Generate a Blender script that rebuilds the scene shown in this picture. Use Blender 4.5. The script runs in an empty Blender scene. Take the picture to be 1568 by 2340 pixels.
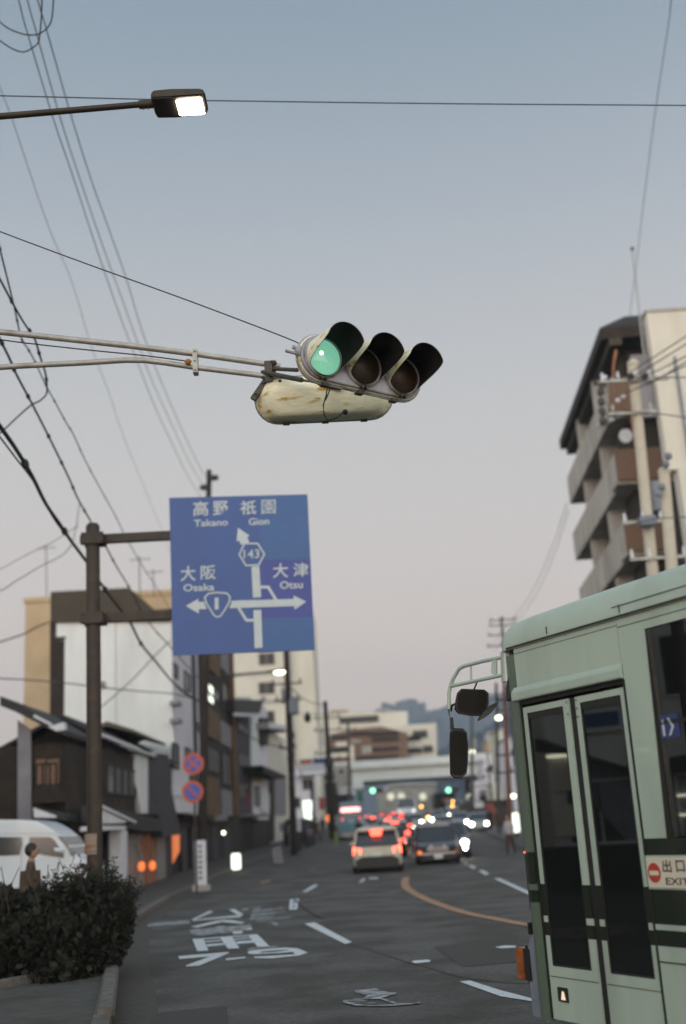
import bpy, bmesh, math, random
from mathutils import Vector, Matrix
random.seed(7)
R = math.radians
sc = bpy.context.scene
col = sc.collection

# ------------------------------------------------------------------ camera
F = 2594.0; CW = 1568.0; CU = 784.0; CV = 1169.5; H = 1.7
cam = bpy.data.cameras.new('camera'); cam_ob = bpy.data.objects.new('camera', cam); col.objects.link(cam_ob)
CM = Matrix.Rotation(R(90 + 15.5), 3, 'X') @ Matrix.Rotation(R(-3.5), 3, 'Z')
cam_ob.matrix_world = Matrix.Translation((0, 0, H)) @ CM.to_4x4()
cam.sensor_fit = 'HORIZONTAL'; cam.sensor_width = 36; cam.lens = F / CW * 36
cam.clip_start = 0.1; cam.clip_end = 9000
cam.dof.use_dof = True; cam.dof.focus_distance = 9.6; cam.dof.aperture_fstop = 1.25; cam.dof.aperture_blades = 0
sc.camera = cam_ob

# ------------------------------------------------------------------ sky: dusk, the sun just gone down behind the camera
SUN_EL = 2.0; SUN_AZ = 200.0
w = bpy.data.worlds.new('World'); sc.world = w; w.use_nodes = True
nt = w.node_tree; nt.nodes.clear()
N = nt.nodes.new; L = nt.links.new
sky = N('ShaderNodeTexSky'); sky.sky_type = 'NISHITA'; sky.sun_disc = False
sky.sun_elevation = R(SUN_EL); sky.sun_rotation = R(SUN_AZ); sky.dust_density = 2.5; sky.ozone_density = 2.0
tc = N('ShaderNodeTexCoord'); sx = N('ShaderNodeSeparateXYZ'); L(tc.outputs['Generated'], sx.inputs[0])
rp = N('ShaderNodeValToRGB'); L(sx.outputs['Z'], rp.inputs[0])
e = rp.color_ramp; e.interpolation = 'B_SPLINE'
def lin(r, g, b):
    f = lambda c: (c / 255 / 12.92) if c <= 10 else ((c / 255 + .055) / 1.055) ** 2.4
    return (f(r), f(g), f(b), 1)
stops = [(0.0, (246, 221, 205)), (.12, (239, 216, 201)), (.21, (222, 209, 201)), (.32, (204, 201, 198)), (.42, (188, 189, 191)), (.52, (162, 172, 183)), (.62, (138, 155, 168)), (.72, (118, 137, 157)), (1.0, (142, 148, 152))]
e.elements[0].position = 0; e.elements[0].color = lin(*stops[0][1])
e.elements[1].position = 1; e.elements[1].color = lin(*stops[-1][1])
for p, c in stops[1:-1]:
    q = e.elements.new(p); q.color = lin(*c)
mr = N('ShaderNodeMapRange'); L(sx.outputs['Y'], mr.inputs[0])
mr.inputs[1].default_value = .4; mr.inputs[2].default_value = -1; mr.inputs[3].default_value = 1.0; mr.inputs[4].default_value = 3.7
vm = N('ShaderNodeVectorMath'); vm.operation = 'SCALE'; L(rp.outputs[0], vm.inputs[0]); L(mr.outputs[0], vm.inputs['Scale'])
# the western half behind the camera is warmer
wm = N('ShaderNodeMapRange'); L(sx.outputs['Y'], wm.inputs[0]); wm.inputs[1].default_value = .4; wm.inputs[2].default_value = -.6
wx = N('ShaderNodeMix'); wx.data_type = 'RGBA'; wx.blend_type = 'MULTIPLY'; L(wm.outputs[0], wx.inputs[0]); L(vm.outputs[0], wx.inputs[6]); wx.inputs[7].default_value = (1.0, 1.0, .955, 1)
bgr = N('ShaderNodeBackground'); L(wx.outputs[2], bgr.inputs[0]); bgr.inputs[1].default_value = .75
bgs = N('ShaderNodeBackground'); L(sky.outputs[0], bgs.inputs[0]); bgs.inputs[1].default_value = .02
ad = N('ShaderNodeAddShader'); L(bgr.outputs[0], ad.inputs[0]); L(bgs.outputs[0], ad.inputs[1])
wo = N('ShaderNodeOutputWorld'); L(ad.outputs[0], wo.inputs[0])

sun = bpy.data.lights.new('sun', 'SUN'); sun.energy = .25; sun.angle = R(25); sun.color = (1, .86, .74)
so = bpy.data.objects.new('sun', sun); col.objects.link(so)
so.rotation_euler = (R(90 - 12), 0, R(-20))

vs = sc.view_settings; vs.view_transform = 'Standard'; vs.look = 'None'; vs.exposure = 0.45; vs.gamma = 1
sc.cycles.use_denoising = True
sc.cycles.max_bounces = 6; sc.cycles.diffuse_bounces = 3; sc.cycles.glossy_bounces = 4
sc.cycles.transmission_bounces = 5; sc.cycles.volume_bounces = 0; sc.cycles.transparent_max_bounces = 12
sc.cycles.sample_clamp_indirect = 4; sc.cycles.caustics_reflective = False; sc.cycles.caustics_refractive = False

# ------------------------------------------------------------------ pixel -> place helpers (photo laid out 1568 wide)
def ray(u, v):
    return CM @ Vector(((u - CU) / F, (CV - v) / F, -1))
def P(u, v, Y):
    d = ray(u, v); t = Y / d.y
    return Vector((d.x * t, Y, H + d.z * t))
def PX(u, v, x, k=0.0, y0=0.0):
    """hit of the upright plane X = x + k*(Y-y0)"""
    d = ray(u, v); t = (x - k * y0) / (d.x - k * d.y)
    return Vector((d.x * t, d.y * t, H + d.z * t))
def PZ(u, v, z):
    d = ray(u, v); t = (z - H) / d.z
    return Vector((d.x * t, d.y * t, z))
def G(u, v, z=0.0):
    """point of the ground (which climbs gently past 45 m)"""
    d = ray(u, v)
    for i in range(4000):
        y = 5 + i * .05 if i < 2000 else 105 + (i - 2000) * .2
        t = y / d.y
        if H + d.z * t <= gz(y) + z:
            return Vector((d.x * t, y, gz(y) + z))
    return Vector((d.x * 300 / d.y, 300, gz(300)))
def gz(y):
    if y < 36: return 0.0
    if y < 56: return (y - 36) ** 2 / 40 * .0175
    return (min(y, 150) - 46) * .0175 + (min(max(y, 150), 330) - 150) * .004

# ------------------------------------------------------------------ materials
def mat(name, rgb, rough=.7, ns=4.0, na=.15, metal=0.0, bump=0.0, bs=40.0, emit=None, es=0.0, spec=.5, rgb2=None, r2=(.45, .65), s2=3.0, stretch=None, coat=0.0):
    m = bpy.data.materials.new(name); m.use_nodes = True
    t = m.node_tree; b = t.nodes['Principled BSDF']; n = t.nodes.new; l = t.links.new
    c = tuple(rgb[:3]) + (1,)
    b.inputs['Roughness'].default_value = rough; b.inputs['Metallic'].default_value = metal
    b.inputs['Specular IOR Level'].default_value = spec
    if coat: b.inputs['Coat Weight'].default_value = coat
    co = n('ShaderNodeTexCoord'); src = co.outputs['Object']
    if stretch:
        mp = n('ShaderNodeMapping'); mp.inputs['Scale'].default_value = stretch; l(src, mp.inputs[0]); src = mp.outputs[0]
    no = n('ShaderNodeTexNoise'); no.inputs['Scale'].default_value = ns; no.inputs['Detail'].default_value = 5; no.inputs['Roughness'].default_value = .6
    l(src, no.inputs['Vector'])
    mrn = n('ShaderNodeMapRange'); mrn.inputs[1].default_value = .3; mrn.inputs[2].default_value = .7
    mrn.inputs[3].default_value = 1 - na; mrn.inputs[4].default_value = 1 + na; l(no.outputs[0], mrn.inputs[0])
    mu = n('ShaderNodeVectorMath'); mu.operation = 'SCALE'; l(mrn.outputs[0], mu.inputs['Scale'])
    if rgb2 is not None:
        n2 = n('ShaderNodeTexNoise'); n2.inputs['Scale'].default_value = s2; n2.inputs['Detail'].default_value = 6; l(src, n2.inputs['Vector'])
        q = n('ShaderNodeMapRange'); q.inputs[1].default_value = r2[0]; q.inputs[2].default_value = r2[1]; l(n2.outputs[0], q.inputs[0])
        mx = n('ShaderNodeMix'); mx.data_type = 'RGBA'; l(q.outputs[0], mx.inputs[0])
        mx.inputs[6].default_value = c; mx.inputs[7].default_value = tuple(rgb2[:3]) + (1,)
        l(mx.outputs[2], mu.inputs[0])
    else:
        mu.inputs[0].default_value = c[:3]
    l(mu.outputs[0], b.inputs['Base Color'])
    if bump:
        nb = n('ShaderNodeTexNoise'); nb.inputs['Scale'].default_value = bs; nb.inputs['Detail'].default_value = 4; l(src, nb.inputs['Vector'])
        bp = n('ShaderNodeBump'); bp.inputs['Strength'].default_value = bump; bp.inputs['Distance'].default_value = .02
        l(nb.outputs[0], bp.inputs['Height']); l(bp.outputs[0], b.inputs['Normal'])
    if emit:
        b.inputs['Emission Color'].default_value = tuple(emit[:3]) + (1,); b.inputs['Emission Strength'].default_value = es
    return m
def glass(name, tint, rough=.03, trans=.6, base=(.01, .012, .012), ior=1.5):
    """window glass: part mirror, part see-through"""
    m = bpy.data.materials.new(name); m.use_nodes = True
    t = m.node_tree; b = t.nodes['Principled BSDF']; n = t.nodes.new; l = t.links.new
    b.inputs['Base Color'].default_value = tuple(base) + (1,); b.inputs['Roughness'].default_value = rough
    b.inputs['IOR'].default_value = 1.5
    tr = n('ShaderNodeBsdfTransparent'); tr.inputs[0].default_value = tuple(tint) + (1,)
    mx = n('ShaderNodeMixShader'); mx.inputs[0].default_value = trans
    b.inputs['IOR'].default_value = ior; l(b.outputs[0], mx.inputs[1]); l(tr.outputs[0], mx.inputs[2])
    l(mx.outputs[0], t.nodes['Material Output'].inputs[0])
    return m
def em(name, rgb, s):
    return mat(name, tuple(c * .5 for c in rgb), .5, emit=rgb, es=s, na=.05)

M_ = {}
M_['asphalt'] = mat('asphalt', (.064, .061, .054), .82, 14, .30, bump=.6, bs=220, rgb2=(.112, .109, .101), s2=.8, r2=(.40, .60), spec=.35)
M_['ground'] = mat('earth', (.06, .056, .05), .9, 2, .25, bump=.3)
M_['pave'] = mat('sidewalk paving', (.070, .066, .058), .85, 6, .3, bump=.4, bs=60, rgb2=(.048, .044, .036), s2=1.2)
M_['yardpave_shade'] = mat('forecourt paving with painted shade', (.030, .028, .021), .9, 5, .35, bump=.4, bs=60, rgb2=(.045, .042, .033), s2=1.5)  # shade of the near corner is put into this darker paving colour
M_['kerb'] = mat('kerb stone', (.13, .122, .11), .85, 9, .3, bump=.4, bs=50, rgb2=(.09, .078, .062), s2=3)
M_['gutter'] = mat('gutter concrete', (.058, .051, .040), .85, 9, .25, bump=.3, bs=50)
M_['paint'] = mat('road paint', (.60, .64, .66), .6, 14, .12, rgb2=(.2, .2, .2), s2=14, r2=(.58, .74), bump=.3, bs=120)
M_['paint_worn'] = mat('worn road paint', (.42, .45, .47), .65, 14, .15, rgb2=(.075, .075, .078), s2=6, r2=(.42, .56), bump=.3, bs=120, stretch=(1, 3, 1))
M_['paint_orange'] = mat('orange road paint', (.36, .2, .105), .65, 10, .2, rgb2=(.12, .08, .06), s2=3, r2=(.55, .75))
M_['galv'] = mat('galvanised steel', (.36, .36, .33), .5, 12, .2, metal=.35, rgb2=(.22, .2, .16), s2=6, r2=(.55, .75))
M_['brown_steel'] = mat('brown painted steel', (.026, .017, .010), .6, 8, .25, rgb2=(.045, .026, .012), s2=4, r2=(.5, .7))
M_['rust'] = mat('rust', (.3, .13, .03), .85, 20, .4)
M_['cream'] = mat('cream enamel with rust stains', (.78, .75, .55), .42, 8, .12, rgb2=(.44, .27, .05), s2=4.0, r2=(.56, .66), stretch=(1.1, 3, 5))
M_['sig_grey'] = mat('grey enamel', (.30, .31, .35), .45, 8, .15, rgb2=(.13, .11, .085), s2=7, r2=(.50, .68))
M_['sig_dark'] = mat('dark signal steel', (.05, .045, .035), .6, 12, .3)
M_['black'] = mat('black rubber', (.012, .012, .011), .6, 10, .2)
M_['visor_in'] = mat('matt black visor', (.004, .004, .003), .95, 10, .2)
M_['sign_blue'] = mat('sign blue', (.019, .072, .26), .45, 2, .08)
M_['sign_blue2'] = mat('sign blue darker patch', (.024, .050, .26), .45, 2, .08)
M_['sign_blue3'] = mat('sign blue lighter patch', (.018, .092, .27), .45, 2, .08)
M_['sign_white'] = mat('sign white', (.46, .53, .55), .5, 6, .06)
M_['bus'] = mat('pale green bus paint', (.405, .50, .42), .34, 2, .05, coat=.25, rgb2=(.31, .375, .31), s2=2.2, r2=(.46, .74), stretch=(1, 1, .2))
M_['bus_dark'] = mat('dark green bus paint', (.010, .016, .009), .35, 3, .08, coat=.3)
M_['bus_frame'] = mat('door frame aluminium', (.36, .43, .38), .38, 4, .08, metal=.2)
M_['interior'] = mat('bus interior', (.07, .065, .055), .7, 4, .2)
M_['seat'] = mat('bus seat cloth', (.03, .05, .06), .9, 10, .3)
M_['glass_bus'] = glass('bus glass', (.5, .5, .42), .02, .22, ior=1.85)
M_['glass_dark'] = glass('dark vehicle glass', (.2, .22, .22), .03, .3)
M_['window'] = mat('window glass', (.012, .014, .015), .3, 2, .3, spec=.3)
M_['window_lit'] = mat('lit window', (.3, .26, .2), .4, 2, .3, emit=(1, .85, .6), es=.35)
M_['tyre'] = mat('tyre', (.018, .018, .018), .85, 20, .2)
M_['chrome'] = mat('chrome', (.55, .55, .58), .2, 3, .1, metal=1)
M_['steel'] = mat('steel', (.3, .3, .3), .45, 5, .15, metal=.6)
M_['cable'] = mat('cable rubber', (.025, .026, .024), .7, 5, .2)
M_['cable_far'] = mat('grey cable', (.06, .065, .065), .7, 5, .2)
M_['mirror'] = mat('mirror back', (.010, .010, .008), .45, 5, .2)
M_['mirror_glass'] = mat('mirror glass', (.5, .5, .5), .02, 1, 0, metal=1)
M_['white_wall'] = mat('white render', (.66, .70, .70), .85, 1.5, .07, rgb2=(.56, .59, .59), s2=.6, r2=(.5, .75), bump=.2, stretch=(1, 1, .3))
M_['white_wall2'] = mat('greying white render', (.66, .66, .72), .85, 1.5, .12, rgb2=(.50, .50, .54), s2=.8, r2=(.5, .7), bump=.2, stretch=(1, 1, .25))
M_['cream_wall'] = mat('cream render', (.60, .59, .51), .85, 1.2, .07, rgb2=(.5, .49, .42), s2=.5, r2=(.5, .8), stretch=(1, 1, .3))
M_['beige_wall'] = mat('beige render', (.47, .37, .235), .85, 1.2, .12, rgb2=(.40, .30, .18), s2=.6)
M_['brown_wall'] = mat('ochre brown cladding', (.15, .082, .032), .8, 3, .2, rgb2=(.10, .055, .024), s2=1.5)
M_['dark_brown'] = mat('dark brown timber', (.017, .012, .008), .85, 5, .3, rgb2=(.032, .021, .012), s2=2)
M_['mansard'] = mat('brown mansard metal', (.040, .031, .017), .7, 2, .2)
M_['grey_panel'] = mat('grey panel', (.20, .195, .215), .7, 2, .15)
M_['dark_grey'] = mat('dark grey siding', (.045, .042, .050), .8, 2, .2)
M_['tile_roof'] = mat('dark roof tile', (.022, .021, .021), .7, 20, .35, bump=.6, bs=12)
M_['olive_roof'] = mat('olive sheet roof', (.07, .062, .035), .6, 3, .2)
M_['white_trim'] = mat('white trim', (.60, .62, .66), .6, 5, .1)
M_['shutter'] = mat('roller shutter', (.22, .20, .19), .55, 3, .15, stretch=(1, 1, 10))
M_['terracotta'] = mat('terracotta panel', (.30, .12, .06), .7, 2, .3)
M_['tile_brown'] = mat('brown facade tile', (.16, .095, .06), .75, 8, .2)
M_['apt_grey'] = mat('grey balcony concrete', (.44, .43, .39), .85, 1.5, .15, rgb2=(.30, .29, .26), s2=1, r2=(.45, .7), stretch=(1, 1, .3))
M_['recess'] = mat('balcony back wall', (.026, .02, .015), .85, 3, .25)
M_['concrete'] = mat('concrete', (.36, .35, .32), .85, 2, .15, rgb2=(.27, .26, .24), s2=.8)
M_['pole_conc'] = mat('pale concrete pole', (.50, .475, .39), .75, 6, .1, rgb2=(.42, .39, .31), s2=3, r2=(.5, .8))
M_['bluegrey'] = mat('blue grey steel', (.17, .2, .24), .6, 3, .2)
M_['overpass'] = mat('overpass steel', (.60, .66, .65), .75, .6, .1, stretch=(1, 1, 3))
M_['mountain'] = mat('haze-blue wooded mountain', (.030, .050, .082), .95, .01, .3, bump=.0)  # blue of the far haze is put into the forest colour
M_['leaf'] = mat('hedge leaf', (.010, .012, .0045), .8, 3, .6)
M_['leaf2'] = mat('tree leaf', (.025, .035, .018), .75, 1, .35)
M_['bark'] = mat('bark', (.05, .035, .025), .9, 10, .3)
M_['L_white'] = em('lamp white', (1, .96, .72), 3.5)
M_['L_head'] = em('headlight', (1, .93, .74), 42)
M_['L_head_d'] = em('dim headlight', (1, .95, .85), 3)
M_['L_street'] = em('street lamp light', (1, .93, .75), 30)
M_['L_red'] = em('brake light', (1, .07, .035), 9)
M_['L_redd'] = em('tail light', (1, .06, .03), 3.2)
M_['L_green'] = em('green signal light', (.28, .92, .52), 2.2)
M_['L_amber'] = em('amber light', (1, .45, .1), 6)
M_['L_orange'] = em('orange lantern', (1, .24, .06), .75)
M_['L_sign'] = em('lit white sign', (.85, .95, .80), 1.3)
M_['amber_off'] = mat('amber lens', (.30, .085, .025), .3, 12, .5, bump=.3)
M_['red_off'] = mat('red lens', (.22, .02, .015), .25, 8, .3)

# ------------------------------------------------------------------ mesh builder
class MB:
    def __init__(s): s.v = []; s.f = []; s.mi = []; s.sm = False
    def add(s, vs_, fs, mi=0):
        o = len(s.v); s.v += [tuple(v) for v in vs_]; s.f += [tuple(o + i for i in f) for f in fs]; s.mi += [mi] * len(fs); return s
    def box(s, x0, x1, y0, y1, z0, z1, mi=0):
        if x0 > x1: x0, x1 = x1, x0
        if y0 > y1: y0, y1 = y1, y0
        if z0 > z1: z0, z1 = z1, z0
        v = [(x0, y0, z0), (x1, y0, z0), (x1, y1, z0), (x0, y1, z0), (x0, y0, z1), (x1, y0, z1), (x1, y1, z1), (x0, y1, z1)]
        return s.add(v, [(0, 3, 2, 1), (4, 5, 6, 7), (0, 1, 5, 4), (1, 2, 6, 5), (2, 3, 7, 6), (3, 0, 4, 7)], mi)
    def hexa(s, a, b, mi=0):
        """a, b: two matching polygons joined into a prism"""
        n = len(a); v = list(a) + list(b)
        f = [tuple(range(n))[::-1], tuple(range(n, 2 * n))]
        f += [(i, (i + 1) % n, n + (i + 1) % n, n + i) for i in range(n)]
        return s.add(v, f, mi)
    def prism(s, poly, axis, a, b, mi=0):
        """poly of 2D points pushed along axis 'x','y','z' from a to b"""
        def q(p, t): return {'x': (t, p[0], p[1]), 'y': (p[0], t, p[1]), 'z': (p[0], p[1], t)}[axis]
        return s.hexa([q(p, a) for p in poly], [q(p, b) for p in poly], mi)
    def tube(s, pts, r, n=8, mi=0, r1=None, caps=True):
        pts = [Vector(p) for p in pts]; m = len(pts); rings = []
        ref = None
        for i, p in enumerate(pts):
            t = (pts[min(i + 1, m - 1)] - pts[max(i - 1, 0)]).normalized()
            if ref is None: ref = Vector((0, 0, 1)) if abs(t.z) < .9 else Vector((1, 0, 0))
            x = t.cross(ref).normalized(); y = t.cross(x).normalized(); ref = -y if False else ref
            rr = r if r1 is None else r + (r1 - r) * i / max(1, m - 1)
            rings.append([p + x * math.cos(2 * math.pi * k / n) * rr + y * math.sin(2 * math.pi * k / n) * rr for k in range(n)])
        v = [q for ring in rings for q in ring]; f = []
        for i in range(m - 1):
            for k in range(n):
                a = i * n + k; b = i * n + (k + 1) % n
                f.append((a, b, b + n, a + n))
        if caps: f += [tuple(range(n))[::-1], tuple((m - 1) * n + k for k in range(n))]
        s.sm = True
        return s.add(v, f, mi)
    def ball(s, c, r, n=10, sc_=(1, 1, 1), mi=0):
        v = []; f = []; m = n // 2 + 1
        for i in range(m + 1):
            th = math.pi * i / m
            for k in range(n):
                ph = 2 * math.pi * k / n
                v.append((c[0] + r * sc_[0] * math.sin(th) * math.cos(ph), c[1] + r * sc_[1] * math.sin(th) * math.sin(ph), c[2] + r * sc_[2] * math.cos(th)))
        for i in range(m):
            for k in range(n):
                a = i * n + k; b = i * n + (k + 1) % n
                f.append((a, a + n, b + n, b))
        s.sm = True
        return s.add(v, f, mi)
    def disc(s, c, nrm, r, th=.01, n=20, mi=0):
        nrm = Vector(nrm).normalized(); c = Vector(c)
        s.tube([c, c + nrm * th], r, n, mi); return s
    def build(s, name, m, parent=None, bevel=0.0, seg=2, smooth=None):
        me = bpy.data.meshes.new(name); off = wloc(parent) if (parent is not None and parent.get('_w')) else Vector((0, 0, 0))
        me.from_pydata([Vector(v) - off for v in s.v], [], s.f)
        ms = m if isinstance(m, (list, tuple)) else [m]
        for q in ms: me.materials.append(M_[q])
        if len(ms) > 1: me.polygons.foreach_set('material_index', s.mi)
        bm = bmesh.new(); bm.from_mesh(me)
        bmesh.ops.remove_doubles(bm, verts=bm.verts, dist=1e-5)
        if bevel:
            ed = [x for x in bm.edges if len(x.link_faces) == 2 and x.calc_face_angle(0) > .5]
            bmesh.ops.bevel(bm, geom=ed, offset=bevel, segments=seg, affect='EDGES', clamp_overlap=True)
        bmesh.ops.recalc_face_normals(bm, faces=bm.faces)
        bm.to_mesh(me); bm.free()
        sm = s.sm if smooth is None else smooth
        if sm or bevel:
            me.polygons.foreach_set('use_smooth', [True] * len(me.polygons))
            me.set_sharp_from_angle(angle=R(35))
        ob = bpy.data.objects.new(name, me); col.objects.link(ob)
        if parent is not None: ob.parent = parent
        if parent is not None and parent.get('_w'): ob['_w'] = 1
        return ob
def wloc(o):
    v = Vector((0, 0, 0))
    while o is not None: v += o.location; o = o.parent
    return v
def tag(o, label, cat, group=None, kind=None):
    o['label'] = label; o['category'] = cat
    if group: o['group'] = group
    if kind: o['kind'] = kind
    return o
def thing(name, label, cat, loc=(0, 0, 0), rz=0.0, group=None, world=True):
    """world=True: parts are given in world coordinates (no rotation)"""
    o = bpy.data.objects.new(name, None); o.empty_display_size = .3; col.objects.link(o)
    o.location = loc; o.rotation_euler = (0, 0, rz)
    if world: o['_w'] = 1
    return tag(o, label, cat, group)
def struct(name, mb, m, **k):
    o = mb.build(name, m, **k); o['kind'] = 'structure'; return o
def copy_tree(o, parent=None):
    c = o.copy(); col.objects.link(c)
    if parent is not None: c.parent = parent
    for ch in list(o.children): copy_tree(ch, c)
    return c
_tc = {}
def text_mesh(t, bold=0.0):
    """text as flat polygons, its box scaled to 0..1"""
    if (t, bold) in _tc: return _tc[(t, bold)]
    cu = bpy.data.curves.new('t', 'FONT'); cu.body = t; cu.offset = bold; cu.resolution_u = 3
    ob = bpy.data.objects.new('t', cu); col.objects.link(ob)
    dg = bpy.context.evaluated_depsgraph_get(); dg.update()
    me = bpy.data.meshes.new_from_object(ob.evaluated_get(dg))
    vs_ = [v.co.copy() for v in me.vertices]; fs = [tuple(p.vertices) for p in me.polygons]
    x0 = min(v.x for v in vs_); x1 = max(v.x for v in vs_); y0 = min(v.y for v in vs_); y1 = max(v.y for v in vs_)
    r = ([((v.x - x0) / (x1 - x0), (v.y - y0) / (y1 - y0)) for v in vs_], fs)
    bpy.data.objects.remove(ob); bpy.data.curves.remove(cu); bpy.data.meshes.remove(me)
    _tc[(t, bold)] = r
    return r
# ------------------------------------------------------------------ ground, road, pavements
def strip(a, b, dz, ymax=None):
    """ribbon between two equally long plan polylines, laid dz above the ground"""
    m = MB(); v = []
    for p, q in zip(a, b): v += [(p[0], p[1], gz(p[1]) + dz), (q[0], q[1], gz(q[1]) + dz)]
    m.add(v, [(2 * i, 2 * i + 1, 2 * i + 3, 2 * i + 2) for i in range(len(a) - 1)]); return m
def interp(pl, y):
    for (x0, y0), (x1, y1) in zip(pl, pl[1:]):
        if y0 <= y <= y1: return x0 + (x1 - x0) * (y - y0) / (y1 - y0)
    return pl[0][0] if y < pl[0][1] else pl[-1][0]
def smooth_pl(pl, n=6):
    out = []
    for i in range(len(pl) - 1):
        p0 = pl[max(i - 1, 0)]; p1 = pl[i]; p2 = pl[i + 1]; p3 = pl[min(i + 2, len(pl) - 1)]
        for k in range(n):
            t = k / n
            out.append(tuple(.5 * (2 * p1[j] + (p2[j] - p0[j]) * t + (2 * p0[j] - 5 * p1[j] + 4 * p2[j] - p3[j]) * t * t + (3 * p1[j] - p0[j] - 3 * p2[j] + p3[j]) * t ** 3) for j in range(2)))
    out.append(pl[-1]); return out
KL = smooth_pl([(-1.2, 4), (-1.75, 7), (-2.2, 10), (-2.85, 13.5), (-3.65, 17.5), (-4.75, 24), (-5.35, 31), (-5.65, 38), (-5.75, 56), (-4.35, 84), (-2.6, 120), (1.5, 200), (8, 330)])
KR = smooth_pl([(60, 4), (30, 10), (16, 17), (10, 24), (8.7, 27.5), (7.9, 31), (7.35, 38), (7.6, 56), (8.1, 68), (8.9, 84), (11, 120), (16, 200), (23, 330)])
def off(pl, d):
    out = []
    for i, p in enumerate(pl):
        a = pl[max(i - 1, 0)]; b = pl[min(i + 1, len(pl) - 1)]
        tx, ty = b[0] - a[0], b[1] - a[1]; l = math.hypot(tx, ty); out.append((p[0] + ty / l * d, p[1] - tx / l * d))
    return out
g = MB(); ys = [-120, -20, 0, 20, 45, 60, 80, 110, 150, 200, 260, 330, 600, 1200, 2600]
xs = [-900, -300, -100, -30, 30, 100, 300, 900]
g.add([(x * (3 if y > 500 else 1), y, gz(y) - .03) for y in ys for x in xs], [(j * 8 + i, j * 8 + i + 1, j * 8 + i + 9, j * 8 + i + 8) for j in range(len(ys) - 1) for i in range(7)])
struct('ground', g, 'ground')
road = strip(KL, KR, 0.0)
road.add([(-1.2, 4, 0), (60, 4, 0), (60, -30, 0), (-30, -30, 0), (-30, 2.0, 0), (-4, 3.2, 0)], [(0, 1, 2, 3, 4, 5)])
struct('road', road, 'asphalt')
def kerbed(name, line, side, wid):
    """pavement slab, kerb stones and gutter along one edge of the road"""
    a = off(line, -side * .0); b = off(line, -side * .16); m = MB(); v = []
    for p, q in zip(a, b):
        z = gz(p[1]); v += [(p[0], p[1], z - .02), (p[0], p[1], z + .12), (q[0], q[1], z + .135), (q[0], q[1], z - .02)]
    f = []
    for i in range(len(a) - 1):
        for k in range(3): f.append((4 * i + k, 4 * i + k + 1, 4 * i + 5 + k, 4 * i + 4 + k))
    m.add(v, f); struct('kerb_' + name, m, 'kerb')
    struct('gutter_' + name, strip(off(line, side * .0), off(line, side * .45), .004), 'gutter')
    struct('pavement_' + name, strip(off(line, -side * .16), off(line, -side * wid), .128), 'pave')
kerbed('left', KL, 1, 2.6); kerbed('right', KR, -1, 3.6)
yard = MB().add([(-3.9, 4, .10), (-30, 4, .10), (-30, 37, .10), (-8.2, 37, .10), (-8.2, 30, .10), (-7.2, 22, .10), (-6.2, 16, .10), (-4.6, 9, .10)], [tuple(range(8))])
struct('forecourt', yard, 'yardpave_shade')

# ---------------- road markings, each laid flat on the asphalt
zl = [0.006]
def gp(u, v, dz=.006):
    p = PZ(u, v, dz)
    return p if p.y < 34 else G(u, v, dz + .016)
def marks(polys, tf):
    m = MB()
    for pl in polys:
        zl[0] = .006 + (zl[0] - .006 + .0006) % .006
        q = [gp(*tf(*p), zl[0]) for p in pl]
        m.add(q, [tuple(range(len(q)))])
    return m
t6 = lambda X, Y: (345 + .24 * X, 2025.8 + .24 * Y)
tz6 = lambda X, Y: (313.6 + .4 * X, 1912.9 + .4 * Y)
tr = lambda X, Y: (784 + .5 * X, 1379.8 + .5 * Y)
ring_o = [(918, 628), (925, 617), (960, 606), (1100, 592), (1280, 580), (1400, 588), (1430, 612), (1300, 625), (1150, 635), (1000, 643), (940, 641)]
ring_i = [(1038, 624), (1045, 620), (1070, 616), (1150, 608), (1290, 600), (1312, 602), (1312, 606), (1250, 614), (1200, 620), (1060, 629), (1045, 628)]
txt = [[ring_o[i], ring_o[(i + 1) % 11], ring_i[(i + 1) % 11], ring_i[i]] for i in range(11)]
txt += [[(1400, 588), (1495, 628), (1400, 658), (1360, 640), (1368, 632), (1340, 622), (1430, 612)],
        [(1400, 658), (1280, 668), (1150, 682), (990, 680), (980, 666), (1100, 662), (1360, 645)],
        [(262, 662), (740, 622), (742, 632), (560, 664), (272, 690)], [(560, 665), (742, 633), (460, 752), (335, 760), (332, 750)],
        [(712, 685), (895, 668), (903, 680), (718, 700)],
        [(395, 500), (495, 492), (548, 608), (440, 614)], [(495, 492), (650, 480), (656, 490), (500, 503)], [(650, 480), (765, 470), (845, 585), (735, 592)],
        [(765, 470), (925, 460), (930, 470), (770, 482)], [(925, 460), (1012, 452), (1130, 568), (1015, 572)],
        [(505, 519), (662, 507), (670, 517), (512, 530)], [(785, 497), (945, 484), (950, 493), (790, 506)],
        [(525, 549), (690, 537), (700, 553), (540, 570)], [(805, 522), (965, 510), (985, 532), (825, 545)],
        [(555, 232), (597, 236), (450, 300), (400, 322), (395, 310)], [(740, 218), (800, 215), (880, 262), (830, 270)],
        [(395, 316), (850, 270), (878, 264), (850, 290), (700, 300), (400, 325)], [(378, 382), (640, 322), (700, 330), (440, 388)], [(650, 318), (760, 318), (895, 342), (860, 352), (700, 338)],
        [(380, 415), (465, 410), (462, 440), (385, 444)], [(620, 382), (705, 376), (702, 412), (630, 416)], [(850, 368), (945, 360), (965, 408), (870, 414)], [(770, 416), (870, 415), (870, 445), (785, 450)]]
struct('lane_lettering', marks(txt, t6), 'paint')
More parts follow.
